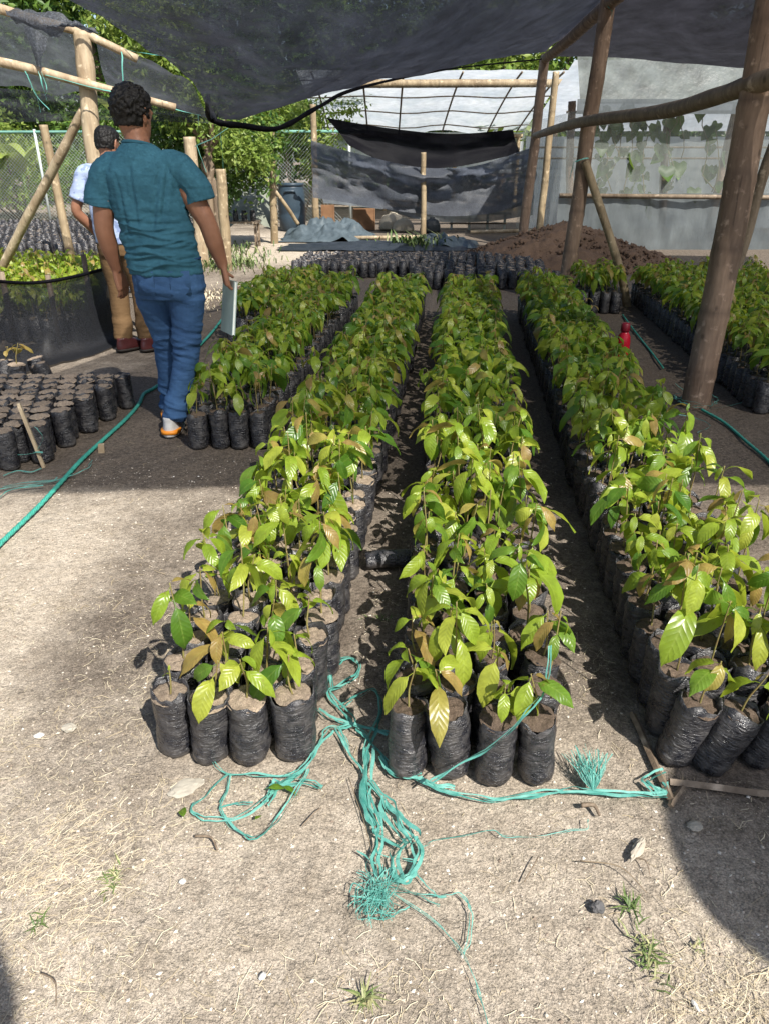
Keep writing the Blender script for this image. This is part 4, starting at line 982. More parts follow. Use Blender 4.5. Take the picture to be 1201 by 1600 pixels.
def m_skin(name, a, b):
    k = NT(name); c = k.mix(k.ramp(k.noise(7, 4), [(.35, 0.), (.7, 1.)]), a, b); k.set(c, .5, k.bump(k.noise(140, 3), .25, .001), .4)
    k.b.inputs['Subsurface Weight'].default_value = .08; k.b.inputs['Subsurface Radius'].default_value = (.02, .008, .004); k.b.inputs['Subsurface Scale'].default_value = .3; return k.m
M_SKIN = m_skin('skin', (.26, .125, .075), (.19, .085, .05)); M_HAIR = simple('black_hair', (.004, .0035, .0035), (.008, .007, .006), .5, 40, .8, 260, .25)

def hand(g, w, d, up, curl, side, sc=1.0):
    """hand in palm direction d from wrist w; 'up' points to the thumb; curl bends the fingers towards n"""
    w = np.array(w, float); d = np.array(d, float); d /= np.linalg.norm(d); up = np.array(up, float); up -= d * np.dot(up, d); up /= np.linalg.norm(up)
    n = np.cross(d, up) * side                                       # palm side
    L = .092 * sc
    for q in (-.028, -.010, .010, .028):
        g.tube(crom([w - d * .01 + up * q * .55 * sc, w + d * L * .5 + up * q * .9 * sc, w + d * L + up * q * sc], 4), [.0155 * sc] * 9, 10)
    for q, ln in ((.030, .072), (.010, .080), (-.011, .074), (-.031, .058)):
        p = w + d * (L - .006) + up * q * sc; a = 0; P = [p]; dd = d
        for s_ in range(3):
            a += curl[0] if s_ == 0 else curl[1]; v = d * math.cos(a) + n * math.sin(a); p = p + v * ln * sc * (.44, .32, .24)[s_]; P.append(p)
        g.tube(crom(P, 4), np.linspace(.0092, .0072, 13) * sc, 8)
    b = w + d * .022 + up * .024 * sc + n * .006
    g.tube(crom([w + d * .005 + up * .01, b, b + (d * .6 + up * .62 + n * .35) * .032 * sc, b + (d * .95 + up * .5 + n * .8) * .055 * sc], 4), np.linspace(.015, .0085, 13) * sc, 8)

def head_geo(g, c, yaw, sc=1.0, tilt=0.0):
    """head with jaw, nose, ears, brow; face looks along +Y before yaw"""
    h = Geo(); R = []
    prof = [(-.118, .012, .042, .03), (-.105, .018, .052, .045), (-.085, .016, .060, .062), (-.055, .010, .066, .078), (-.02, .002, .071, .088), (.02, -.004, .076, .096), (.055, -.006, .075, .095), (.085, -.008, .064, .082), (.106, -.01, .042, .055), (.116, -.01, .015, .02)]
    h.rings([(0, y, z, rx, ry) for z, y, rx, ry in prof], 20)
    h.tube(crom([(0, .088, .018), (0, .103, -.008), (0, .112, -.026), (0, .094, -.036)], 3), [.008, .010, .013, .009, .006] * 2, 8)
    h.tube([(-.045, .082, .028), (0, .094, .030), (.045, .082, .028)], .010, 8)                 # brow
    h.tube(crom([(-.026, .082, -.064), (0, .094, -.061), (.026, .082, -.064)], 3), .0062, 6)    # lips
    h.tube(crom([(-.022, .082, -.073), (0, .091, -.075), (.022, .082, -.073)], 3), .0066, 6)
    for s_ in (-1, 1):
        h.tube(crom([(s_ * .072, -.002, .026), (s_ * .084, -.016, .030), (s_ * .088, -.022, .010), (s_ * .082, -.012, -.014), (s_ * .073, .0, -.030)], 3), [.006, .009, .010, .009, .007, .006, .006, .006, .007, .007, .007, .007, .006], 8)
        h.box((s_ * .076, -.006, .0), (.012, .026, .045))
        ball(h, (s_ * .030, .078, .008), (.014, .013, .010), 6)
    M = Matrix.Translation(c) @ Matrix.Rotation(yaw, 4, 'Z') @ Matrix.Rotation(tilt, 4, 'X') @ Matrix.Scale(sc, 4)
    g.merge(h, M); return M

def hair_piece(parent, M, curly, seed):
    g = Geo(); rs = np.random.RandomState(seed)
    R = [(0, -.030, -.045, .066, .066), (0, -.026, -.01, .078, .080), (0, -.02, .03, .086, .092), (0, -.012, .065, .086, .098), (0, -.008, .095, .075, .090), (0, -.008, .118, .05, .062), (0, -.008, .128, .018, .022)]
    h = Geo(); h.rings(R, 22); ball(h, (0, .045, .085), (.062, .05, .035), 8)
    if curly:
        for i in range(430):
            d = rs.normal(size=3); d /= np.linalg.norm(d)
            if d[2] < -.35 or (d[1] > .35 and d[2] < .45): continue
            p = np.array([.082, .096, .095]) * d + np.array([0, -.012, .035]); q = rs.normal(size=3); a = np.cross(d, q); a /= np.linalg.norm(a); b = np.cross(d, a); s_ = rs.uniform(.006, .011)
            h.tube([p + a * s_ * math.cos(t) + b * s_ * math.sin(t) + d * .003 * t for t in np.linspace(0, 4.6, 7)], .0042, 5)
    g.merge(h, M)
    me = remeshed(g, .0045, 1, lambda V, N: .007 * fbm(V[:, 0] * 70, V[:, 1] * 70, V[:, 2] * 70, 2)); me.name = 'hair'; me.materials.clear(); me.materials.append(M_HAIR); return link('hair', me, parent)

def wr(*terms):
    """wrinkle field: list of (amp, fx, fy, fz)"""
    def f(V, N):
        s = 0
        for i, (a, x, y, z) in enumerate(terms): s = s + a * fbm(V[:, 0] * x + i * 7, V[:, 1] * y, V[:, 2] * z + i * 3, 3)
        return s
    return f

# --- man in the teal t-shirt, walking away
M1 = (-1.17, 4.06, 0)
man = thing('person', 'person seen from behind in teal t-shirt and blue jeans carrying a notebook', 'person', M1)
rsh, rel_, rwr = (.148, 0, 1.36), (.262, .0, 1.13), (.318, .035, .905)
lsh, lel, lwr = (-.205, 0, 1.36), (-.262, -.02, 1.11), (-.252, .05, .885)
body = Geo()
body.rings([(-.03, .0, 1.20, .15, .10), (-.03, 0, 1.36, .17, .10), (-.035, .0, 1.43, .13, .085), (-.04, 0, 1.475, .066, .066), (-.045, .005, 1.52, .056, .06), (-.05, .012, 1.58, .056, .06)], 20)
HM1 = head_geo(body, (-.052, .022, 1.607), rad(-24), 1.03, rad(-6))
limb(body, [rsh, tuple(np.array(rsh) * .5 + np.array(rel_) * .5), rel_, tuple(np.array(rel_) * .55 + np.array(rwr) * .45), rwr], [.060, .059, .048, .047, .028])
limb(body, [lsh, tuple(np.array(lsh) * .5 + np.array(lel) * .5 + np.array((-.008, 0, 0))), lel, tuple(np.array(lel) * .55 + np.array(lwr) * .45 + np.array((-.004, 0, 0))), lwr], [.060, .058, .048, .047, .028])
hand(body, rwr, (.10, .10, -1), (-.35, .9, .1), (.55, .75), 1, 1.02)
hand(body, lwr, (.16, .12, -1), (.45, .9, .1), (.30, .40), -1, 1.02)
rmesh('body', body, .0065, M_SKIN, man, 2)
hair_piece(man, HM1, True, 4)
shirt = Geo()
shirt.rings([(.022, .0, .885, .186, .128), (.018, .0, .93, .187, .130), (.005, 0, 1.03, .176, .126), (-.01, 0, 1.14, .182, .126), (-.025, 0, 1.26, .192, .126), (-.032, 0, 1.35, .194, .118), (-.034, .0, 1.395, .176, .106), (-.036, .0, 1.43, .150, .095), (-.038, .0, 1.462, .105, .084), (-.042, .002, 1.49, .074, .072)], 28, sup=2.25)
limb(shirt, [(.07, 0, 1.395), (.150, 0, 1.375), (.212, -.002, 1.30), (.238, -.002, 1.225)], [.072, .078, .077, .080], 18)
limb(shirt, [(-.12, 0, 1.395), (-.205, 0, 1.37), (-.252, -.008, 1.29), (-.270, -.012, 1.205)], [.070, .076, .073, .077], 18)
M_TEAL = m_cloth('teal_cotton', (.030, .105, .150), (.024, .086, .125), 900, .88, .35)
def creases(x, y, z):
    back = sstep(.02, -.04, y); s = 0
    for i, (zc, x0, x1, a) in enumerate(((.925, -.16, .19, .006), (.962, -.1, .19, .007), (1.0, -.17, .1, .007), (1.035, -.12, .15, .006), (1.075, -.15, .05, .007), (1.12, -.17, .08, .005), (1.17, -.15, -.02, .005))):
        zz = zc + .014 * np.sin(x * 11 + i * 2.1) + .008 * np.sin(x * 27 + i); m = sstep(x0 - .03, x0 + .03, x) * sstep(x1 + .03, x1 - .03, x)
        s = s + a * m * (np.exp(-((z - zz) / .006) ** 2) - .6 * np.exp(-((z - zz + .014) / .009) ** 2))
    for xc, k_, z0, z1, a in ((-.06, .02, 1.12, 1.42, .006), (.06, -.22, 1.1, 1.4, .008), (.10, -.2, 1.15, 1.42, .007), (-.13, .1, 1.1, 1.38, .006)):
        xx = xc + k_ * (z - 1.3) * -1; m = sstep(z0 - .04, z0 + .05, z) * sstep(z1, z1 - .06, z); s = s - a * m * (np.exp(-((x - xx) / .010) ** 2) - .6 * np.exp(-((x - xx - .02) / .014) ** 2))
    return s * back
def shirt_w(V, N):
    x, y, z = V[:, 0], V[:, 1], V[:, 2]
    lowm = sstep(1.30, 1.12, z)
    hz = fbm(x * 3.2 + z * 3, y * 4, z * 22, 3); dg_ = fbm((x + z * .8) * 13, y * 3, (z - x * .6) * 7, 3)
    return .017 * lowm * hz + .011 * dg_ + .010 * np.abs(fbm(x * 7, y * 7, z * 34, 2)) * lowm + .004 * fbm(x * 20, y * 10, z * 9, 2) + .009 * np.clip(1 - 5 * np.abs(fbm(x * 3.5 + z * 4, y * 3, z * 15, 2)), 0, 1) * (lowm * .8 + .2) + creases(x, y, z)
rmesh('t_shirt', shirt, .005, M_TEAL, man, 6, shirt_w)
g = Geo(); an = np.linspace(0, 2 * np.pi, 30); g.tube([(-.042 + .068 * math.cos(a), .003 + .064 * math.sin(a), 1.487 + .014 * math.sin(a + .4) * -1 * 1) for a in an], .009, 8); part('collar', g, M_TEAL, man)
jeans = Geo()
jeans.rings([(.03, 0, .985, .168, .112), (.03, 0, .93, .176, .118), (.03, -.004, .86, .186, .128), (.03, -.006, .80, .186, .128), (.03, 0, .755, .168, .115)], 26, sup=2.3)
limb(jeans, [(.118, -.004, .86), (.112, -.0, .74), (.082, .012, .50), (.03, .0, .28), (-.03, -.045, .075)], [.098, .096, .072, .066, .066], 20, 8)
limb(jeans, [(-.062, .0, .86), (-.068, .03, .74), (-.06, .11, .50), (-.080, .16, .28), (-.115, .24, .085)], [.098, .094, .070, .064, .064], 20, 8)
M_DENIM = m_cloth('blue_denim', (.040, .095, .20), (.022, .055, .13), 1400, .85, .35)
def jean_w(V, N):
    x, y, z = V[:, 0], V[:, 1], V[:, 2]
    knee = np.exp(-((z - .50) / .12) ** 2); ank = sstep(.30, .12, z); hip = np.exp(-((z - .78) / .07) ** 2)
    return (.016 * knee + .026 * ank + .010 * hip) * fbm(x * 4, y * 4, z * 26 + x * 9, 3) + .006 * fbm((x + z) * 12, y * 9, z * 5, 3) + .010 * np.clip(1 - 4 * np.abs(fbm(x * 4, y * 4 + z * 3, z * 14, 2)), 0, 1) * (knee + ank + .3 * hip)
rmesh('jeans', jeans, .006, M_DENIM, man, 3, jean_w)
def pocket(cx, cz, w_, h_, depth, yaw):
    g = Geo(); g.box((0, 0, 0), (w_, .004, h_)); M = Matrix.Translation((cx, depth, cz)) @ Matrix.Rotation(yaw, 4, 'Z'); q = Geo(); q.merge(g, M); return q
M_DENIMD = m_cloth('dark_denim_seam', (.02, .055, .14), (.014, .04, .10), 1400, .85, .2)
o = part('back_pocket', pocket(.118, .845, .105, .12, -.116, rad(17)), M_DENIM, man); o = part('back_pocket', pocket(-.058, .845, .10, .12, -.116, rad(-17)), M_DENIM, man)
g = Geo()
for z in (.955,): g.tube([(.03 + .178 * math.cos(a), .118 * math.sin(a), z) for a in an], .006, 6)
part('waistband', g, M_DENIMD, man)
# shoes
M_SHOE = m_cloth('grey_trainer', (.55, .54, .52), (.42, .42, .41), 700, .7, .2); M_SOLE = simple('white_sole', (.72, .70, .66), None, .6, 10, .1); M_OR = simple('orange_midsole', (.80, .28, .02), (.7, .22, .02), .5, 10, .05)
def shoe(parent, loc, yaw, pitch, mats):
    """heel at origin, toe along +Y"""
    s_ = link('shoe', None, parent); g = Geo()
    up = Geo(); up.rings([(0, .125, .018, .050, .148), (0, .125, .04, .050, .146), (0, .115, .062, .046, .132), (0, .075, .085, .041, .085), (0, .05, .108, .038, .058)], 22, sup=2.4)
    limb(up, [(0, .05, .09), (0, .115, .068), (0, .20, .045)], [.036, .036, .032], 12)
    me = remeshed(up, .006, 3); me.materials.clear(); me.materials.append(mats[0]); s_.data = None
    bpy.data.objects.remove(s_); me.name = 'shoe'; s_ = link('shoe', me, parent)
    so_ = Geo(); so_.rings([(0, .125, 0, .048, .146), (0, .125, .010, .054, .153), (0, .125, .022, .054, .152)], 26, sup=2.4); link('sole', so_.mesh('sole', mats[1]), s_)
    if len(mats) > 2:
        so_ = Geo(); so_.rings([(0, .045, .018, .055, .075), (0, .045, .040, .054, .074)], 22, sup=2.4); link('heel_band', so_.mesh('heel_band', mats[2]), s_)
    s_.location = loc; s_.rotation_euler = (pitch, 0, yaw); return s_
shoe(man, (-.04, -.11, .004), rad(4), rad(-3), (M_SHOE, M_SOLE, M_OR))
shoe(man, (-.115, .18, .004), rad(10), 0, (M_SHOE, M_SOLE, M_OR))
# notebook held in the right hand: a thing of its own
M_PAPER = simple('paper_pages', (.72, .74, .70), (.62, .65, .62), .8, 8, .05); M_COVER = simple('pale_cover', (.42, .52, .49), (.30, .40, .38), .4, 9, .05)
hp_ = np.array(M1) + np.array(rwr) + np.array((.0, .02, -.115))
nb = thing('notebook', 'pale notebook held edge on in the right hand of the person in teal', 'notebook', tuple(hp_ + np.array((.0, .03, -.10))), rad(-62), None, rad(-9), rad(-3))
g = Geo(); g.box((0, 0, 0), (.205, .010, .275)); part('pages', g, M_PAPER, nb, False)
for y in (-.0070, .0070):
    g = Geo(); g.box((0, y, 0), (.212, .0026, .283)); part('cover', g, M_COVER, nb, False)

# --- second person, half hidden behind
M2 = (-2.03, 6.0, 0)
p2 = thing('person', 'person in pale blue shirt and tan trousers half hidden behind the other person', 'person', M2, rad(-12))
body = Geo()
body.rings([(0, 0, 1.12, .14, .10), (0, 0, 1.27, .16, .10), (0, .0, 1.34, .12, .08), (0, .01, 1.39, .06, .062), (0, .02, 1.44, .053, .057), (0, .03, 1.49, .053, .057)], 20)
HM2 = head_geo(body, (0, .04, 1.505), rad(-4), .95, rad(-16))
a1, a2, a3 = (-.19, 0, 1.32), (-.285, -.05, 1.06), (-.215, .10, .86)
limb(body, [a1, tuple((np.array(a1) + a2) / 2), a2, tuple((np.array(a2) + a3) / 2), a3], [.05, .046, .038, .040, .026]); hand(body, a3, (.5, .4, -.75), (.4, .8, .2), (.4, .5), -1, .95)
a1, a2, a3 = (.19, 0, 1.32), (.25, .03, 1.06), (.22, .16, .88)
limb(body, [a1, tuple((np.array(a1) + a2) / 2), a2, tuple((np.array(a2) + a3) / 2), a3], [.05, .046, .038, .040, .026]); hand(body, a3, (-.2, .4, -.9), (-.4, .8, .2), (.4, .5), 1, .95)
rmesh('body', body, .0075, M_SKIN, p2, 2); hair_piece(p2, HM2, False, 8)
k = NT('patterned_shirt'); vv = k.voro(16, k.mp((1, 1, 1))); c = k.mix(k.ramp(k.noise(17, 3, .6), [(.5, 0.), (.56, 1.)]), (.28, .34, .48), (.16, .21, .35)); c = k.mix(k.ramp(k.noise(31, 2), [(.62, 0.), (.68, 1.)]), c, (.38, .41, .50))
k.set(c, .85, k.bump(k.noise(24, 4, .6, k.mp((1, 1, 2))), .4, .012), .2); M_PSH = k.m
shirt = Geo(); shirt.rings([(0, 0, .83, .182, .125), (0, 0, .95, .180, .125), (0, 0, 1.1, .186, .125), (0, 0, 1.24, .196, .12), (0, 0, 1.32, .175, .10), (0, .003, 1.37, .11, .08), (0, .008, 1.405, .072, .07)], 26, sup=2.25)
limb(shirt, [(-.11, 0, 1.31), (-.19, 0, 1.305), (-.235, -.02, 1.20), (-.262, -.032, 1.13)], [.07, .074, .072, .076], 16); limb(shirt, [(.11, 0, 1.31), (.19, 0, 1.305), (.222, .01, 1.20), (.236, .02, 1.13)], [.07, .074, .072, .076], 16)
rmesh('shirt', shirt, .009, M_PSH, p2, 3, wr((.010, 5, 5, 14), (.006, 14, 9, 5)))
tr = Geo(); tr.rings([(0, 0, .90, .160, .108), (0, 0, .80, .175, .12), (0, 0, .74, .165, .112)], 24, sup=2.3)
limb(tr, [(-.085, 0, .80), (-.088, .01, .66), (-.085, .03, .44), (-.085, .0, .09)], [.092, .088, .076, .074], 18); limb(tr, [(.085, 0, .80), (.09, .02, .66), (.095, .06, .44), (.10, .04, .09)], [.092, .088, .076, .074], 18)
M_KHAKI = m_cloth('tan_twill', (.125, .075, .035), (.09, .053, .025), 900, .85, .35)
rmesh('trousers', tr, .009, M_KHAKI, p2, 3, lambda V, N: .006 * fbm(V[:, 0] * 12, V[:, 1] * 9, V[:, 2] * 6, 3) + .016 * sstep(.4, .15, V[:, 2]) * fbm(V[:, 0] * 4, V[:, 1] * 4, V[:, 2] * 22, 3))
M_LEA = simple('maroon_leather', (.075, .018, .018), (.045, .012, .012), .3, 12, .1, 60, .6); M_LSOLE = simple('dark_sole', (.02, .015, .012), None, .7, 8, .05)
shoe(p2, (-.09, -.075, .003), rad(-28), 0, (M_LEA, M_LSOLE)); shoe(p2, (.10, -.035, .003), rad(-20), 0, (M_LEA, M_LSOLE))
# ------------------------------------------------------------ twine, ropes
def ribbon(g, path, wd, strands=3, jit=.004, seed=0, n=7, lift=.004, A=.5, twist=1.0):
    rs = np.random.RandomState(seed + int(abs(path[0][0]) * 999)); P = crom(path, n) if len(path) > 2 else np.array([np.array(path[0]) * (1 - t) + np.array(path[1]) * t for t in np.linspace(0, 1, 8)])
    T = np.gradient(P, axis=0); T /= np.linalg.norm(T, axis=1)[:, None] + 1e-9; q = np.stack([-T[:, 1], T[:, 0], 0 * T[:, 0]], -1); q /= np.linalg.norm(q, axis=1)[:, None] + 1e-9
    s = np.arange(len(P)) * .35
    for k_ in range(strands):
        off = (k_ - (strands - 1) / 2) * wd * .75 + jit * vnoise(s * .7 + k_ * 9 + seed, seed, 0); up = lift * (1 + .8 * k_ / strands) + jit * .6 * np.abs(vnoise(s + k_ * 5, seed + 2, 0))
        ph = twist * 1.3 * vnoise(s * .35 + k_, seed + 5, 1); c = P + q * off[:, None]; c[:, 2] += up; w_ = wd * .8 * (1.0 + .55 * vnoise(s * .5, k_, seed))
        e = q * np.cos(ph)[:, None] + np.array([0, 0, 1.]) * np.sin(ph)[:, None] * .8
        c[:, 2] += np.abs(np.sin(ph)) * w_ * .4
        mid = c + np.cross(T, e) * w_[:, None] * .07
        g.grid(np.stack([c - e * w_[:, None] * .5, mid, c + e * w_[:, None] * .5], 1), False, 0, rs.uniform(0, 1) * .6 + .2)
def cr(sc, ox, oy, pts): return [(ox + x / sc, oy + y / sc) for x, y in pts]
def g2(pts, z=.006): return [gp(x, y, z) for x, y in pts]
def twine(label, paths, wd=.006, strands=4, jit=.005, seed=0, mats=None, cat='twine', name='raffia_twine', lift=.004):
    g = Geo(); o0 = np.array(paths[0][0])
    for i, p in enumerate(paths): ribbon(g, [tuple(np.array(q) - o0) for q in p], wd, max(1, strands - 2) if wd >= .005 else max(1, strands - 1), jit, seed + i * 3, lift=lift)
    o = link(name, g.mesh(name, mats or M_TWINE), None, None, label, cat); o.location = tuple(o0); return o
A_ = lambda p: g2(cr(2.86, 200, 880, p))
twine('looped teal twine lying before the front left bags', [A_([(318, 750), (330, 820), (380, 890), (450, 950), (560, 955), (720, 955), (800, 905), (860, 800), (900, 740), (945, 745)]),
    A_([(450, 955), (350, 1040), (290, 1100), (310, 1140), (400, 1155), (500, 1140), (600, 1080), (700, 990), (800, 920), (850, 840), (915, 755)]),
    A_([(452, 960), (430, 1060), (410, 1100), (440, 1150), (500, 1210), (570, 1240), (640, 1190), (720, 1090), (780, 980), (805, 930)]), A_([(410, 1100), (500, 1080), (560, 1075)])], .0055, 4, .006, 1)
twine('pale bow of teal twine tied on the front loop', [A_([(640, 1020), (720, 990), (800, 992), (870, 1008)]), A_([(650, 1015), (660, 990), (640, 1060), (615, 1085)]), A_([(630, 1030), (700, 975), (790, 920)])], .008, 5, .006, 7)
twine('teal twine loop between the two front beds', [A_([(900, 575), (905, 500), (950, 440), (1000, 430), (1035, 460), (1020, 510), (960, 550), (900, 580), (950, 650), (1000, 720), (940, 745)]),
    A_([(950, 650), (1030, 600), (1100, 575), (1130, 650), (1100, 750), (1070, 830), (1060, 950), (1080, 1080), (1110, 1180)]), A_([(855, 660), (930, 710), (1050, 740), (1160, 775)]), A_([(940, 745), (990, 850), (1060, 960), (1085, 1080)])], .007, 5, .006, 12)
B_ = lambda p: g2(cr(3.336, 560, 860, p))
C_ = lambda p: g2(cr(2.76, 880, 700, p)); D_ = lambda p: g2(cr(3.2, 440, 1100, p)); E2 = lambda p: g2(cr(3.0, 800, 1200, p))
twine('long teal twine stretched past the front middle bags to the wooden edging', [B_([(0, 935), (60, 1000), (140, 1100), (200, 1180), (320, 1200), (450, 1262), (640, 1305), (800, 1300), (1000, 1270), (1200, 1255)])[:-1] + C_([(0, 1487), (150, 1488), (300, 1500), (440, 1503)]), B_([(120, 1080), (150, 1150), (240, 1190), (330, 1185)]), B_([(330, 1200), (400, 1235), (500, 1250)])], .007, 5, .006, 21)
j = [at(672, 1224, 1.33), at(710, 1199, 1.335), at(764, 1169, 1.34), at(800, 1139, 1.345), at(824, 1112, 1.36), at(848, 1084, 1.41), at(856, 1048, 1.46), at(858, 1010, 1.48)]
twine('teal twine strand running up across the front middle bags', [j], .006, 4, .003, 31, lift=.001)
twine('bent teal twine end at the corner of the wooden edging', [C_([(440, 1503), (390, 1475), (345, 1448), (360, 1435), (430, 1398)]), C_([(345, 1448), (400, 1500), (440, 1480), (430, 1450)])], .009, 4, .005, 33)
rs = np.random.RandomState(11); g = Geo(); c0 = np.array(C_([(125, 1490)])[0])
for i in range(110):
    a = rs.uniform(-.62, .62) + .05; ln = rs.uniform(.04, .125); e = np.array([math.sin(a) * ln, math.cos(a) * ln * 1.0, .02 + rs.rand() * .035]); m_ = e * .5 + rs.normal(0, .006, 3) + np.array([0, 0, .012])
    ribbon(g, [(0, 0, .004), tuple(m_), tuple(e)], .002, 1, .001, i, 4, .001)
o = link('frayed_tuft', g.mesh('frayed_tuft', M_TWINE), None, None, 'brush-like frayed tuft of teal twine fibres beside the long strand', 'twine'); o.location = tuple(c0)
# hanging tail and the frayed knot in the foreground
twine('broad teal twine tail trailing down to the frayed knot', [D_([(440, 230), (428, 330), (420, 450), (440, 540), (480, 620), (482, 760), (482, 880)]), D_([(440, 400), (520, 500), (600, 590), (662, 670), (640, 705), (590, 720), (500, 660), (480, 620)]), D_([(500, 470), (540, 560), (600, 650), (630, 700)]),
    D_([(660, 680), (682, 780), (640, 880), (600, 900), (560, 800), (580, 740), (640, 690)])], .010, 5, .008, 41)
g = Geo(); c0 = np.array(D_([(490, 940)])[0]); px2m = .0018
for i in range(100):
    a = rs.normal(-2.1, .75) if i % 3 else rs.uniform(-3.1, 3.1); ln = rs.uniform(.02, .085); e = np.array([math.cos(a) * ln * .8, math.sin(a) * ln * 1.1, rs.rand() * .012]); s0 = np.array([rs.normal(0, .012), rs.normal(0, .012), rs.rand() * .012])
    m_ = (s0 + e) * .5 + rs.normal(0, .020, 3) * (1, 1, .3) + np.array([0, 0, .008]); ribbon(g, [tuple(s0), tuple(m_), tuple(e)], .0022, 1, .001, i, 4, .001)
o = link('frayed_tuft', g.mesh('frayed_tuft', M_TWINE), None, None, 'tangled frayed knot of teal twine in the middle foreground', 'twine'); o.location = tuple(c0)
twine('thin frayed teal strands spreading right of the foreground knot', [D_([(500, 900), (600, 930), (700, 965), (820, 970)]), D_([(520, 940), (620, 950), (720, 985), (790, 1015)]), D_([(430, 1080), (520, 1085), (600, 1045), (640, 1030)]), D_([(660, 850), (720, 910), (770, 960), (820, 970), (880, 960), (930, 1010), (945, 1080), (930, 1200), (905, 1260)]),
    D_([(375, 745), (430, 780), (480, 800)]), D_([(380, 845), (440, 880), (480, 910)]), D_([(600, 780), (680, 800), (640, 850), (600, 870)])], .0028, 3, .004, 51)
twine('thin dark green strand running off the bottom of the dirt', [D_([(560, 955), (700, 1050), (800, 1130), (880, 1230), (940, 1330), (975, 1430), (1005, 1520), (1030, 1620), (1040, 1700)])], .0022, 3, .002, 55)
twine('faded thin twine strand lying across the right foreground dirt', [D_([(700, 720), (745, 700), (800, 682), (930, 662), (1050, 640), (1100, 668), (1150, 672)]) + E2([(80, 328), (170, 325), (270, 298), (350, 292), (352, 250)])], .0022, 3, .002, 58)
# braided rope along the left
def rope(label, P, r, name='rope'):
    P = crom(P, 14); o0 = P[0].copy(); P = P - o0; ln = np.concatenate([[0], np.cumsum(np.linalg.norm(np.diff(P, axis=0), axis=1))]); N = int(ln[-1] / .012); s = np.linspace(0, ln[-1], N); Q = np.stack([np.interp(s, ln, P[:, i]) for i in range(3)], -1)
    T = np.gradient(Q, axis=0); T /= np.linalg.norm(T, axis=1)[:, None]; q = np.cross(T, (0, 0, 1.)); q /= np.linalg.norm(q, axis=1)[:, None]; e = np.cross(q, T); g = Geo()
    for k_ in range(3):
        a = s * 130 + k_ * 2.094; g.tube(Q + (q * np.cos(a)[:, None] + e * np.sin(a)[:, None]) * r * .5, r * .6, 6, 0, .15 + .3 * k_)
    o = link(name, g.mesh(name, MROPE), None, None, label, 'rope'); o.location = tuple(o0)
MROPE = simple('teal_rope', (.03, .22, .17), (.05, .32, .25), .5, 40, .3, 400)
F_ = lambda p, z=.014: g2(cr(3.64, 0, 500, p), z)
rope('thick teal rope lying along the path beside the left block of bags', F_([(-140, 1420), (0, 1275), (150, 1130), (250, 1030), (360, 910), (470, 790), (600, 670), (720, 560), (790, 480), (820, 420), (880, 385)]) + [gp(262, 590, .014), gp(302, 550, .014), gp(330, 521, .014), gp(348, 498, .014)], .011)
twine('loose frayed teal twine crossing the thick rope at the left edge', [F_([(-60, 985), (0, 970), (120, 945), (240, 935), (350, 915), (400, 895), (500, 850), (530, 805)], .006), F_([(-60, 1060), (0, 1020), (40, 985), (130, 962), (250, 945)], .006), F_([(20, 960), (150, 930), (300, 920), (330, 900)], .006)], .005, 4, .006, 61)
twine('teal twine stretched low around the left block of bags', [[gp(-60, 725, .07), gp(0, 712, .07), gp(32, 712, .07), gp(62, 708, .07)], F_([(20, 890), (100, 865), (180, 870), (240, 850)], .006)], .004, 3, .003, 65)
# wooden stake
a = gp(71, 735, -.02); c = at(29, 630, a[1] + .02); st = thing('wooden_stake', 'grey wooden stake leaning against the left block of bags', 'stake', a)
g = Geo(); v = np.array(c) - np.array(a); g.tube([(0, 0, 0), tuple(v * .5), tuple(v)], .0145, 4, flat=.5); part('stick', g, M_WOOD, st, False)
g = Geo(); ribbon(g, [tuple(v * .28 + (-.02, -.02, 0)), tuple(v * .3 + (0, -.022, 0)), tuple(v * .28 + (.03, -.01, 0))], .006, 3, .002, 3, 5, 0); ribbon(g, [tuple(v * .3), tuple(v * .5 + (.06, -.01, 0)), tuple(v * .62 + (.05, -.01, .0)), tuple(v * .6 + (.03, 0, .02))], .005, 2, .002, 4, 5, 0); part('lashing', g, M_TWINE, st)
a = gp(160, 706, 0); o = link('wooden_peg', Geo().box((0, 0, .02), (.03, .02, .05), (0, .1, .2), jit=.002).mesh('wooden_peg', M_WOOD, False), None, None, 'small pale wooden peg beside the thick rope', 'peg'); o.location = a
# ropes on the right
rope('green rope lying on the shaded path right of the red bottle', [gp(972, 492, .012), gp(985, 510, .012), gp(1002, 532, .012), gp(1018, 552, .012), gp(1035, 575, .012)], .008)
rope('teal rope running right from the foot of the thick post', [gp(1095, 640, .012), gp(1130, 660, .012), gp(1165, 690, .012), gp(1201, 722, .012), gp(1260, 790, .012)], .009)
lp = []
for k_ in range(3):
    lp.append([(pb[0] + (.10 + .015 * k_) * math.cos(t), pb[1] + (.10 + .012 * k_) * math.sin(t), .012 + .018 * k_) for t in np.linspace(2.2, 8.2, 14)])
twine('teal twine wound round the foot of the thick post', lp + [g2([(1045, 612), (1060, 625), (1075, 632), (1100, 640), (1135, 636), (1170, 628)]), g2([(1040, 650), (1080, 652), (1110, 668), (1090, 678)]), g2([(1052, 600), (1066, 612), (1060, 624), (1040, 622)])], .008, 3, .01, 71)
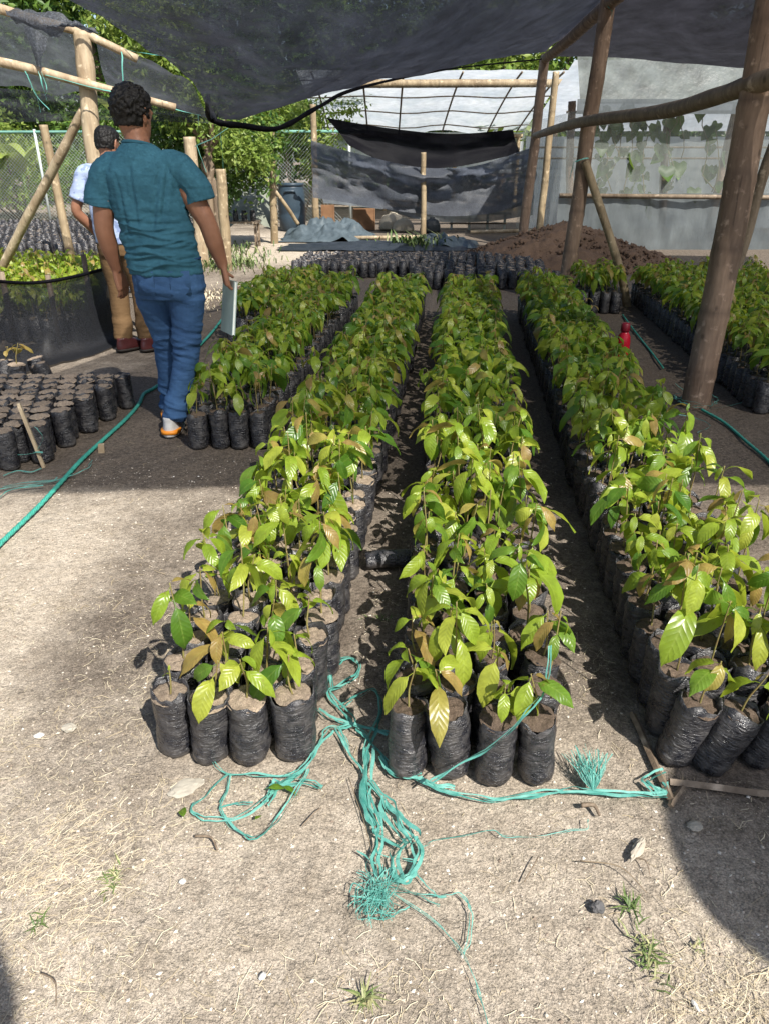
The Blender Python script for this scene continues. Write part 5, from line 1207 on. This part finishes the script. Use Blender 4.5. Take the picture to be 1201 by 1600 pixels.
# twine on the left frame and right posts
def hang(label, pts, wd=.012, st=2, seed=0, sub=None):
    return twine(label, [pts] if sub is None else [pts] + sub, wd, st, .006, seed, lift=0)
hang('teal strings dangling from the pale rail at the upper left', [at(40, 112, 6.8), at(48, 130, 6.78), at(58, 150, 6.78), at(64, 176, 6.78)], seed=1, sub=[[at(44, 118, 6.8), at(56, 148, 6.78), at(78, 172, 6.78)], [at(60, 112, 6.8), at(66, 130, 6.78), at(74, 158, 6.78)], [at(64, 112, 6.8), at(74, 140, 6.78), at(70, 150, 6.78)]])
hang('taut teal line strung along the pale rail and past the man', [at(72, 118, 6.82), at(140, 136, 6.8), at(190, 148, 6.9)], .014, 2, 2, sub=[[at(190, 148, 6.9), at(260, 168, 7.4), at(314, 181, 7.6)]])
hang('teal string hanging straight from the upper rail to the pale rail', [at(188, 74, 7.1), at(192, 100, 7.0), at(193, 150, 6.95)], .012, 2, 3)
hang('bunch of teal twine knotted on the rail left of the head of the man', [at(182, 148, 6.9), at(184, 165, 6.88), at(188, 180, 6.88), at(180, 192, 6.88)], .016, 4, 4, sub=[[at(182, 150, 6.9), at(190, 170, 6.88), at(192, 203, 6.88)]])
hang('teal line from the upper rail to the sagging net edge', [at(192, 78, 7.1), at(240, 86, 7.0), at(286, 92, 6.6)], .008, 1, 5)
hang('teal cords tying the low corner of the sagging net', [at(304, 230, 7.2), at(330, 218, 6.8), at(358, 200, 6.3)], .016, 3, 6, sub=[[at(308, 228, 7.2), at(316, 250, 7.2), at(323, 270, 7.2)], [at(345, 212, 6.6), at(348, 240, 6.6), at(349, 264, 6.6)], [at(310, 180, 7.5), at(311, 200, 7.5)], [at(345, 190, 6.5), at(344, 205, 6.5)]])
hang('scrap of teal twine hanging near the slanting brace', [at(120, 208, 7.2), at(126, 204, 7.2), at(128, 214, 7.2), at(124, 218, 7.2)], .014, 2, 7)
hang('teal lashing round the post above its pale brace', [at(897, 254, 8.1), at(908, 250, 8.08), at(918, 248, 8.1)], .02, 4, 8, sub=[[at(896, 252, 8.1), at(892, 268, 8.1), at(889, 280, 8.1)]])
hang('teal lashing at the top of the tall bamboo post', [at(948, 12, 8.0), at(955, 18, 8.0), at(954, 28, 8.0)], .02, 3, 9)
hang('teal twine tied round the tunnel corner post', [at(483, 215, 16.7), at(492, 222, 16.7), at(500, 214, 16.7)], .03, 4, 10, sub=[[at(486, 218, 16.7), at(489, 240, 16.7), at(487, 256, 16.7)]])

# ------------------------------------------------------------ wooden edging of the front right bed
def board(label, a, b, w_=.022, h_=.03, mat=M_WOODD, name='edging_board', cat='board', z=0):
    a = np.array(a); b = np.array(b); d = b - a; ln = np.linalg.norm(d[:2]); g = Geo(); N = 14; t = np.linspace(0, 1, N)
    pts = [(ln * q, .004 * float(vnoise(q * 6, a[0] * 9, 0)), h_ / 2) for q in t]; g.tube(pts, h_ * .62, 4, flat=w_ / h_); o = link(name, g.mesh(name, mat, False), None, None, label, cat); o.location = (a[0], a[1], z); o.rotation_euler = (0, 0, math.atan2(d[1], d[0]))
board('grey split board edging the left side of the front right bed', gp(986, 1118), gp(1046, 1252), .012, .016)
board('grey board edging the front of the right bed', gp(1044, 1226), gp(1290, 1256), .018, .018)
board('short splintered stick under the corner of the edging', gp(1046, 1262), gp(1072, 1222), .01, .012, name='stick', cat='stick')
# ------------------------------------------------------------ red bottle
bx = gp(963, 612); bl_ = (1.79, 5.55, 0); rb = thing('bottle', 'red metal water bottle standing at the side of the front right bed', 'bottle', bl_)
M_RED = simple('red_enamel', (.50, .012, .03), (.42, .01, .025), .25, 8, 0); g = Geo(); g.rings([(0, 0, 0, .038, .038), (0, 0, .01, .042, .042), (0, 0, .15, .042, .042), (0, 0, .185, .037, .037), (0, 0, .205, .026, .026), (0, 0, .215, .022, .022)], 24); part('body', g, M_RED, rb); rb.scale = (1.18,) * 3
g = Geo(); g.rings([(0, 0, .213, .026, .026), (0, 0, .222, .028, .028), (0, 0, .262, .027, .027), (0, 0, .268, .020, .020)], 24); c_ = part('cap', g, simple('dark_red_cap', (.22, .008, .02), None, .4, 8, 0), rb)

# ------------------------------------------------------------ yard clutter in front of the tunnel
M_TARP = m_cloth('blue_grey_tarp', (.085, .11, .125), (.045, .06, .07), 200, .5, .5); M_TARPD = m_cloth('dark_tarp', (.03, .036, .045), (.015, .02, .025), 200, .45, .5); M_CANV = m_cloth('grey_green_canvas', (.20, .21, .17), (.13, .14, .115), 300, .8, .4)
def heap(name, label, cat, c, s, h, mat, seed, n=(80, 60)):
    u, v = np.meshgrid(np.linspace(-1, 1, n[0]), np.linspace(-1, 1, n[1]), indexing='ij'); q = np.hypot(u, v) + .18 * fbm(u * 2 + seed, v * 2, 0, 2)
    z = h * np.clip(1.05 - q, 0, 1) ** .6 * (.45 + 1.1 * np.abs(fbm(u * 3.2 + seed, v * 3.2, 5, 3))) + .01
    x = u * s[0] * (1 + .12 * fbm(v * 3, seed, 1, 2)); y = v * s[1] * (1 + .12 * fbm(u * 3, seed + 3, 1, 2)); g = Geo(); g.grid(np.stack([x, y, z], -1).transpose(1, 0, 2)); o = link(name, g.mesh(name, mat), None, None, label, cat); o.location = c
heap('tarp', 'crumpled blue grey tarp heap left of the tunnel entrance', 'tarp', (-1.05, 15.0, 0), (.85, .9, 0), .42, M_TARP, 1)
heap('tarp', 'flat dark blue tarp spread behind the field of bags', 'tarp', (-.2, 13.3, 0), (1.5, .55, 0), .12, M_TARPD, 5)
heap('tarp', 'small crumpled tarp to the right of the flat one', 'tarp', (1.0, 13.6, 0), (.6, .5, 0), .25, M_TARP, 9)
C = [[at(365, 312, 14.6), at(385, 298, 14.7), at(420, 300, 14.8)], [at(358, 330, 14.3), at(390, 325, 14.3), at(424, 326, 14.4)], [at(356, 350, 14.0), at(390, 352, 13.9), at(428, 352, 14.0)]]
sheet('canvas_sheet', 'grey green canvas propped like a lean-to left of the drum', 'canvas', C, M_CANV, 8, 8, .12, (3, 3))
# low work table with small bags under the canvas
tb = thing('low_table', 'rough low wooden bench with pots below the canvas', 'bench', down(at(378, 372, 13.4), 0))
g = Geo(); g.box((0, 0, .40), (.62, .4, .03)); part('top', g, M_WOODD, tb, False)
for sx in (-.27, .27):
    for sy in (-.16, .16): g = Geo(); g.box((sx, sy, .19), (.04, .04, .385)); part('leg', g, M_WOODD, tb, False)
for i in range(4):
    o = link('soil_bag', mbm, None, None, ['dark pot', 'second dark pot', 'third dark pot', 'last dark pot'][i] + ' from the left on the rough bench below the canvas', 'soil bag', 'pots on the bench'); o.location = (tb.location[0] - .22 + .145 * i, tb.location[1], .416); o.scale = (.9, .9, .8)
# drum
db = at(458, 356, 16.4); dr = thing('plastic_drum', 'dark blue grey plastic drum standing by the fence', 'drum', (db[0], 16.4, 0)); M_DRUM = simple('drum_plastic', (.035, .055, .075), (.025, .04, .055), .4, 5, .05)
g = Geo(); g.rings([(0, 0, 0, .24, .24), (0, 0, .02, .26, .26), (0, 0, .3, .275, .275), (0, 0, .34, .265, .265), (0, 0, .38, .278, .278), (0, 0, .7, .275, .275), (0, 0, .82, .25, .25), (0, 0, .85, .25, .25)], 30); part('body', g, M_DRUM, dr)
g = Geo(); g.rings([(0, 0, .84, .255, .255), (0, 0, .88, .265, .265), (0, 0, .90, .262, .262)], 30); part('rim', g, M_DRUM, dr)
g = Geo(); g.tube(crom([(-.1, -.24, .72), (-.08, -.29, .76), (.08, -.29, .76), (.1, -.24, .72)], 5), .02, 8); part('handle', g, M_DRUM, dr)
# boxes, sacks and buckets under the nets
M_BROWN = simple('rusty_brown_box', (.22, .115, .055), (.13, .065, .03), .8, 6, .3); M_SACK = m_cloth('beige_sack', (.38, .34, .27), (.28, .25, .2), 200, .9, .5)
def crate(label, px0, px1, py0, py1, Y, mat, name='crate', cat='crate', lean=0):
    a = at(px0, py1, Y); b = at(px1, py0, Y); w_ = b[0] - a[0]; h_ = max(.15, b[2]); o = thing(name, label, cat, ((a[0] + b[0]) / 2, Y, 0), lean)
    for sx in (-1, 1): g = Geo(); g.box((sx * (w_ / 2 - .012), 0, h_ / 2), (.024, w_ * .8, h_), jit=.003); part('side_panel', g, mat, o, False)
    for sy in (-1, 1): g = Geo(); g.box((0, sy * (w_ * .4 - .012), h_ / 2), (w_ - .052, .024, h_ * .98), jit=.003); part('end_panel', g, mat, o, False)
    g = Geo(); g.box((0, 0, .03), (w_ - .06, w_ * .8 - .06, .02)); part('base', g, mat, o, False)
crate('tall narrow brown crate just right of the tunnel corner post', 503, 522, 320, 351, 17.0, M_BROWN); crate('wide rusty brown crate under the white plastic strip', 552, 586, 326, 358, 16.6, M_BROWN)
def sack(label, px, py, Y, r, h, seed, mat=M_SACK):
    a = at(px, py, Y); g = Geo(); R = [(0, 0, 0, r * .8, r * .6), (0, 0, h * .1, r * 1.05, r * .8), (0, 0, h * .5, r, r * .75), (0.01, 0, h * .8, r * .7, r * .5), (.02, 0, h * .9, r * .25, r * .22), (.03, 0, h, r * .35, r * .3)]; g.rings(R, 20)
    me = remeshed(g, .02, 2, lambda V, N: .03 * fbm(V[:, 0] * 5 + seed, V[:, 1] * 5, V[:, 2] * 5, 3)); me.materials.clear(); me.materials.append(mat); o = link('sack', me, None, None, label, 'sack'); o.location = (a[0], Y, 0)
sack('beige sack slumped right of the rusty crate', 612, 358, 16.4, .26, .36, 3); sack('pale sack leaning on the beige one', 630, 362, 16.1, .2, .28, 5); sack('dark sack at the foot of the short bamboo post', 672, 356, 15.9, .2, .3, 7, M_TARPD)
bt = thing('nursery_bench', 'low pale framed bench under the right half of the grey net', 'bench', (1.95, 16.6, 0))
for x in (-.55, -.18, .2, .56): g = Geo(); g.box((x, 0, .15), (.045, .05, .31)); part('leg', g, M_PIPE, bt, False)
g = Geo(); g.box((0, 0, .32), (1.3, .4, .03)); part('top', g, M_WOODD, bt, False); g = Geo(); g.box((0, -.03, .12), (1.2, .03, .03)); part('stretcher', g, M_WOODD, bt, False)
for i, (px, py, Y, L, rz_) in enumerate([(620, 368, 14.4, 1.9, .05), (790, 342, 15.6, 1.4, .1)]):
    a = at(px, py, Y); g = Geo(); g.tube([(-L / 2, 0, .05), (L / 2, .02, .06)], .035, 8); o = link('fallen_pole', g.mesh('fallen_pole', M_WOOD), None, None, ['pale pole lying on the tarps before the tunnel', 'pole lying behind the soil mound'][i], 'pole'); o.location = (a[0], Y, 0); o.rotation_euler = (0, 0, rz_)

# ------------------------------------------------------------ small things on the foreground dirt
def stone(label, p, s, seed, mat, name='stone', cat='stone'):
    rs = np.random.RandomState(seed); bm = bmesh.new(); bmesh.ops.create_icosphere(bm, subdivisions=3, radius=1)
    for v in bm.verts:
        c = v.co; f = 1 + .5 * float(fbm(c.x * 1.7 + seed, c.y * 1.7, c.z * 1.7, 3)); v.co = Vector((c.x * s[0] * f, c.y * s[1] * f, c.z * s[2] * f))
    me = bpy.data.meshes.new(name); bm.to_mesh(me); bm.free(); me.materials.append(mat); me.polygons.foreach_set('use_smooth', [False] * len(me.polygons)); o = link(name, me, None, None, label, cat); o.location = (p[0], p[1], s[2] * .35); o.rotation_euler = (0, 0, rs.rand())
M_STW = simple('pale_stone', (.36, .33, .27), (.27, .245, .20), .6, 18, .3, 90); M_STD = simple('dark_stone', (.10, .095, .095), (.06, .06, .06), .8, 20, .5, 120); M_CHIP = simple('white_chip', (.55, .53, .49), None, .7, 20, .2)
stone('flat smooth pale stone in front of the front left bags', gp(291, 1232), (.040, .026, .007), 1, M_STW); stone('small dark angular stone on the right foreground dirt', gp(933, 1420), (.014, .014, .014), 3, M_STD)
stone('tiny white chip near the bottom left centre', gp(411, 1526), (.008, .006, .004), 4, M_CHIP, 'chip', 'chip'); stone('narrow white chip near the bottom edge at right', gp(1086, 1572), (.004, .011, .003), 5, M_CHIP, 'chip', 'chip'); stone('small round pale pebble left of the twine knot', gp(286, 1378), (.007, .007, .004), 8, M_CHIP, 'chip', 'chip')
stone('whitish dry wood chunk lying on the right foreground dirt', gp(996, 1328), (.036, .011, .009), 6, simple('bleached_wood', (.38, .34, .28), (.3, .26, .2), .8, 20, .4, 90), 'wood_chunk', 'wood'); stone('grey stone in the shaded dirt at the lower right', gp(1085, 1292), (.018, .014, .008), 7, M_STW); stone('brown clod by the path left of the front bags', gp(108, 1138), (.02, .016, .008), 9, M_STW); stone('pale flat stone at the left edge of the path', gp(62, 1150), (.014, .010, .005), 12, M_CHIP)
def twig(label, a, b, r, mat=M_WOODD, bend=.01):
    a = np.array(a); b = np.array(b); m_ = (a + b) / 2 + np.array((bend, bend, .006)); g = Geo(); g.tube(crom([(0, 0, 0), tuple(m_ - a), tuple(b - a)], 6), np.linspace(r, r * .6, 13), 6); o = link('twig', g.mesh('twig', mat), None, None, label, 'twig'); o.location = tuple(a)
twig('thick brown twig below the taut teal twine', gp(907, 1258, .008), gp(936, 1274, .006), .0065); twig('brown dead stalk below the green leaf scrap', gp(305, 1306, .008), gp(340, 1328, .006), .0035); twig('thin dark twig inside the twine loop', gp(472, 1290, .004), gp(502, 1262, .004), .0018)
twig('long thin twig left of the foreground knot', gp(545, 1215, .004), gp(600, 1450, .004), .0011, M_STRAW); twig('bent dark twig at the bottom left', gp(64, 1520, .004), gp(88, 1572, .004), .0018); twig('dark thin twig on the pale dirt at right', gp(818, 1378, .004), gp(840, 1338, .005), .0016); twig('pale straw stalk arching over the right foreground', gp(905, 1345, .01), gp(1010, 1395, .006), .0014, M_STRAW, .02)
twig('dark twig lying between the weeds and the knot', gp(990, 1340, .004), gp(1015, 1368, .004), .0018)
M_SCR = ML[0]
def scrap(label, p, rz_, s, li): o = link('leaf_scrap', LEAFG[li].mesh('leaf_scrap', M_SCR), None, None, label, 'leaf'); o.location = (p[0], p[1], .012 + .03 * s); o.rotation_euler = (0, rad(-42), rz_); o.scale = (s, s, s)
for lab, p, r_, s in (('torn green leaf scrap below the flat stone', gp(291, 1292), 2.0, .45), ('crumpled green leaf lying in the twine loop', gp(415, 1246), .4, .5), ('second small green leaf scrap beside the twine bow', gp(440, 1238), -.3, .35), ('small grey green weed scrap in the twine loop', gp(398, 1292), 1.1, .25)):
    scrap(lab, p, r_, s, 3)
def tuft(label, p, n, h, sp, seed, A=(0, 1)):
    g = Geo(); rs = np.random.RandomState(seed)
    for i in range(n):
        a = rs.rand() * 6.28; hh = h * rs.uniform(.5, 1.2); d = np.array([math.cos(a), math.sin(a), 0]); b0_ = np.array([rs.normal(0, sp[0]), rs.normal(0, sp[1]), 0]); el = rs.uniform(.15, .8)
        P = [b0_, b0_ + d * hh * .4 + (0, 0, hh * el * .5), b0_ + d * hh + (0, 0, hh * el * .55)]; q = np.array([-d[1], d[0], 0]) * (hh * .028 + .0008); V = [P[0] - q, P[0] + q, P[1] + q, P[1] - q, P[2]]; g.pyd(V, [(0, 1, 2, 3), (3, 2, 4)], 0, rs.uniform(*A))
    o = link('grass_tuft', g.mesh('grass_tuft', M_GRASS, False), None, None, label, 'grass tuft'); o.location = (p[0], p[1], 0)
tuft('largest green grass tuft on the right foreground dirt', gp(1010, 1490), 60, .036, (.014, .03), 1); tuft('spiky green weed just above the largest tuft', gp(985, 1418), 26, .045, (.006, .008), 2, (0, .6)); tuft('dry spiky grass clump at the bottom centre', gp(575, 1560), 34, .04, (.01, .006), 3, (.5, 1.)); tuft('small green weed beside the dry straw patch', gp(178, 1372), 40, .03, (.008, .02), 4, (.2, 1.))
tuft('thin green weed sprig below the dry straw patch', gp(60, 1440), 20, .03, (.004, .02), 5, (.1, .6)); tuft('tiny weed right of the largest green tuft', gp(1088, 1480), 16, .018, (.005, .005), 6, (.4, 1.)); tuft('small green weed in the aisle between front beds', gp(648, 545), 40, .05, (.02, .03), 7, (0, .5)); tuft('weed sprig in the aisle beside the fallen bag', gp(595, 968), 18, .03, (.02, .006), 8, (0, .6))

# unseen sheets on poles, added and outlined only to cast the lower corner shadows
sn = thing('side_shadow_caster', 'unseen dark sheet on poles right of the viewer, added as shadow caster', 'shadow caster', (2.6, -.6, 0))
def plan_sheet(pts, z, parent, name):
    c = crom(pts + [pts[0]], 6)[:-1]; n = len(c); m_ = c.mean(0); g = Geo(); L_ = np.array([[(*(m_ + (p - m_) * t), 0) for p in c] for t in (.02, .5, 1)])
    L_[..., 2] = z + .03 * fbm(L_[..., 0] * 2, L_[..., 1] * 2, 0, 2); L_ = L_ - np.array(parent.location); g.grid(L_, True); part(name, g, M_NETD, parent)
hh = 2.4; ox, oy = hh * SUN.x / SUN.z, hh * SUN.y / SUN.z
plan_sheet([(x + ox, y + oy) for x, y in [(.83, 1.56), (.74, 1.42), (.675, 1.25), (.67, 1.1), (.71, 1.0), (.80, .905), (1.0, .80), (1.6, .70), (2.3, .75), (2.3, 1.4), (1.5, 1.60), (1.0, 1.60)]], hh, sn, 'cover')
for x, y in ((2.3, -.75), (3.3, -.7), (3.3, -.35)): g = Geo(); g.tube([(x - 2.6, y + .6, -.05), (x - 2.6, y + .6, hh)], .03, 8); part('pole', g, M_BAMB, sn)
sn = thing('rear_shadow_caster', 'unseen dark flap on a pole behind the viewer, added as shadow caster', 'shadow caster', (-.1, -1.6, 0))  # added caster for the shadow in the lower left corner
plan_sheet([(x + ox, y + oy) for x, y in [(-.80, 1.0), (-.755, .94), (-.713, .888), (-.672, .80), (-.64, .6), (-.8, .1), (-1.5, .1), (-1.9, .6), (-1.7, 1.0), (-1.0, 1.06)]], hh, sn, 'cover')
g = Geo(); g.tube([(-.3, -.3, -.05), (-.3, -.3, hh)], .03, 8); part('pole', g, M_BAMB, sn)
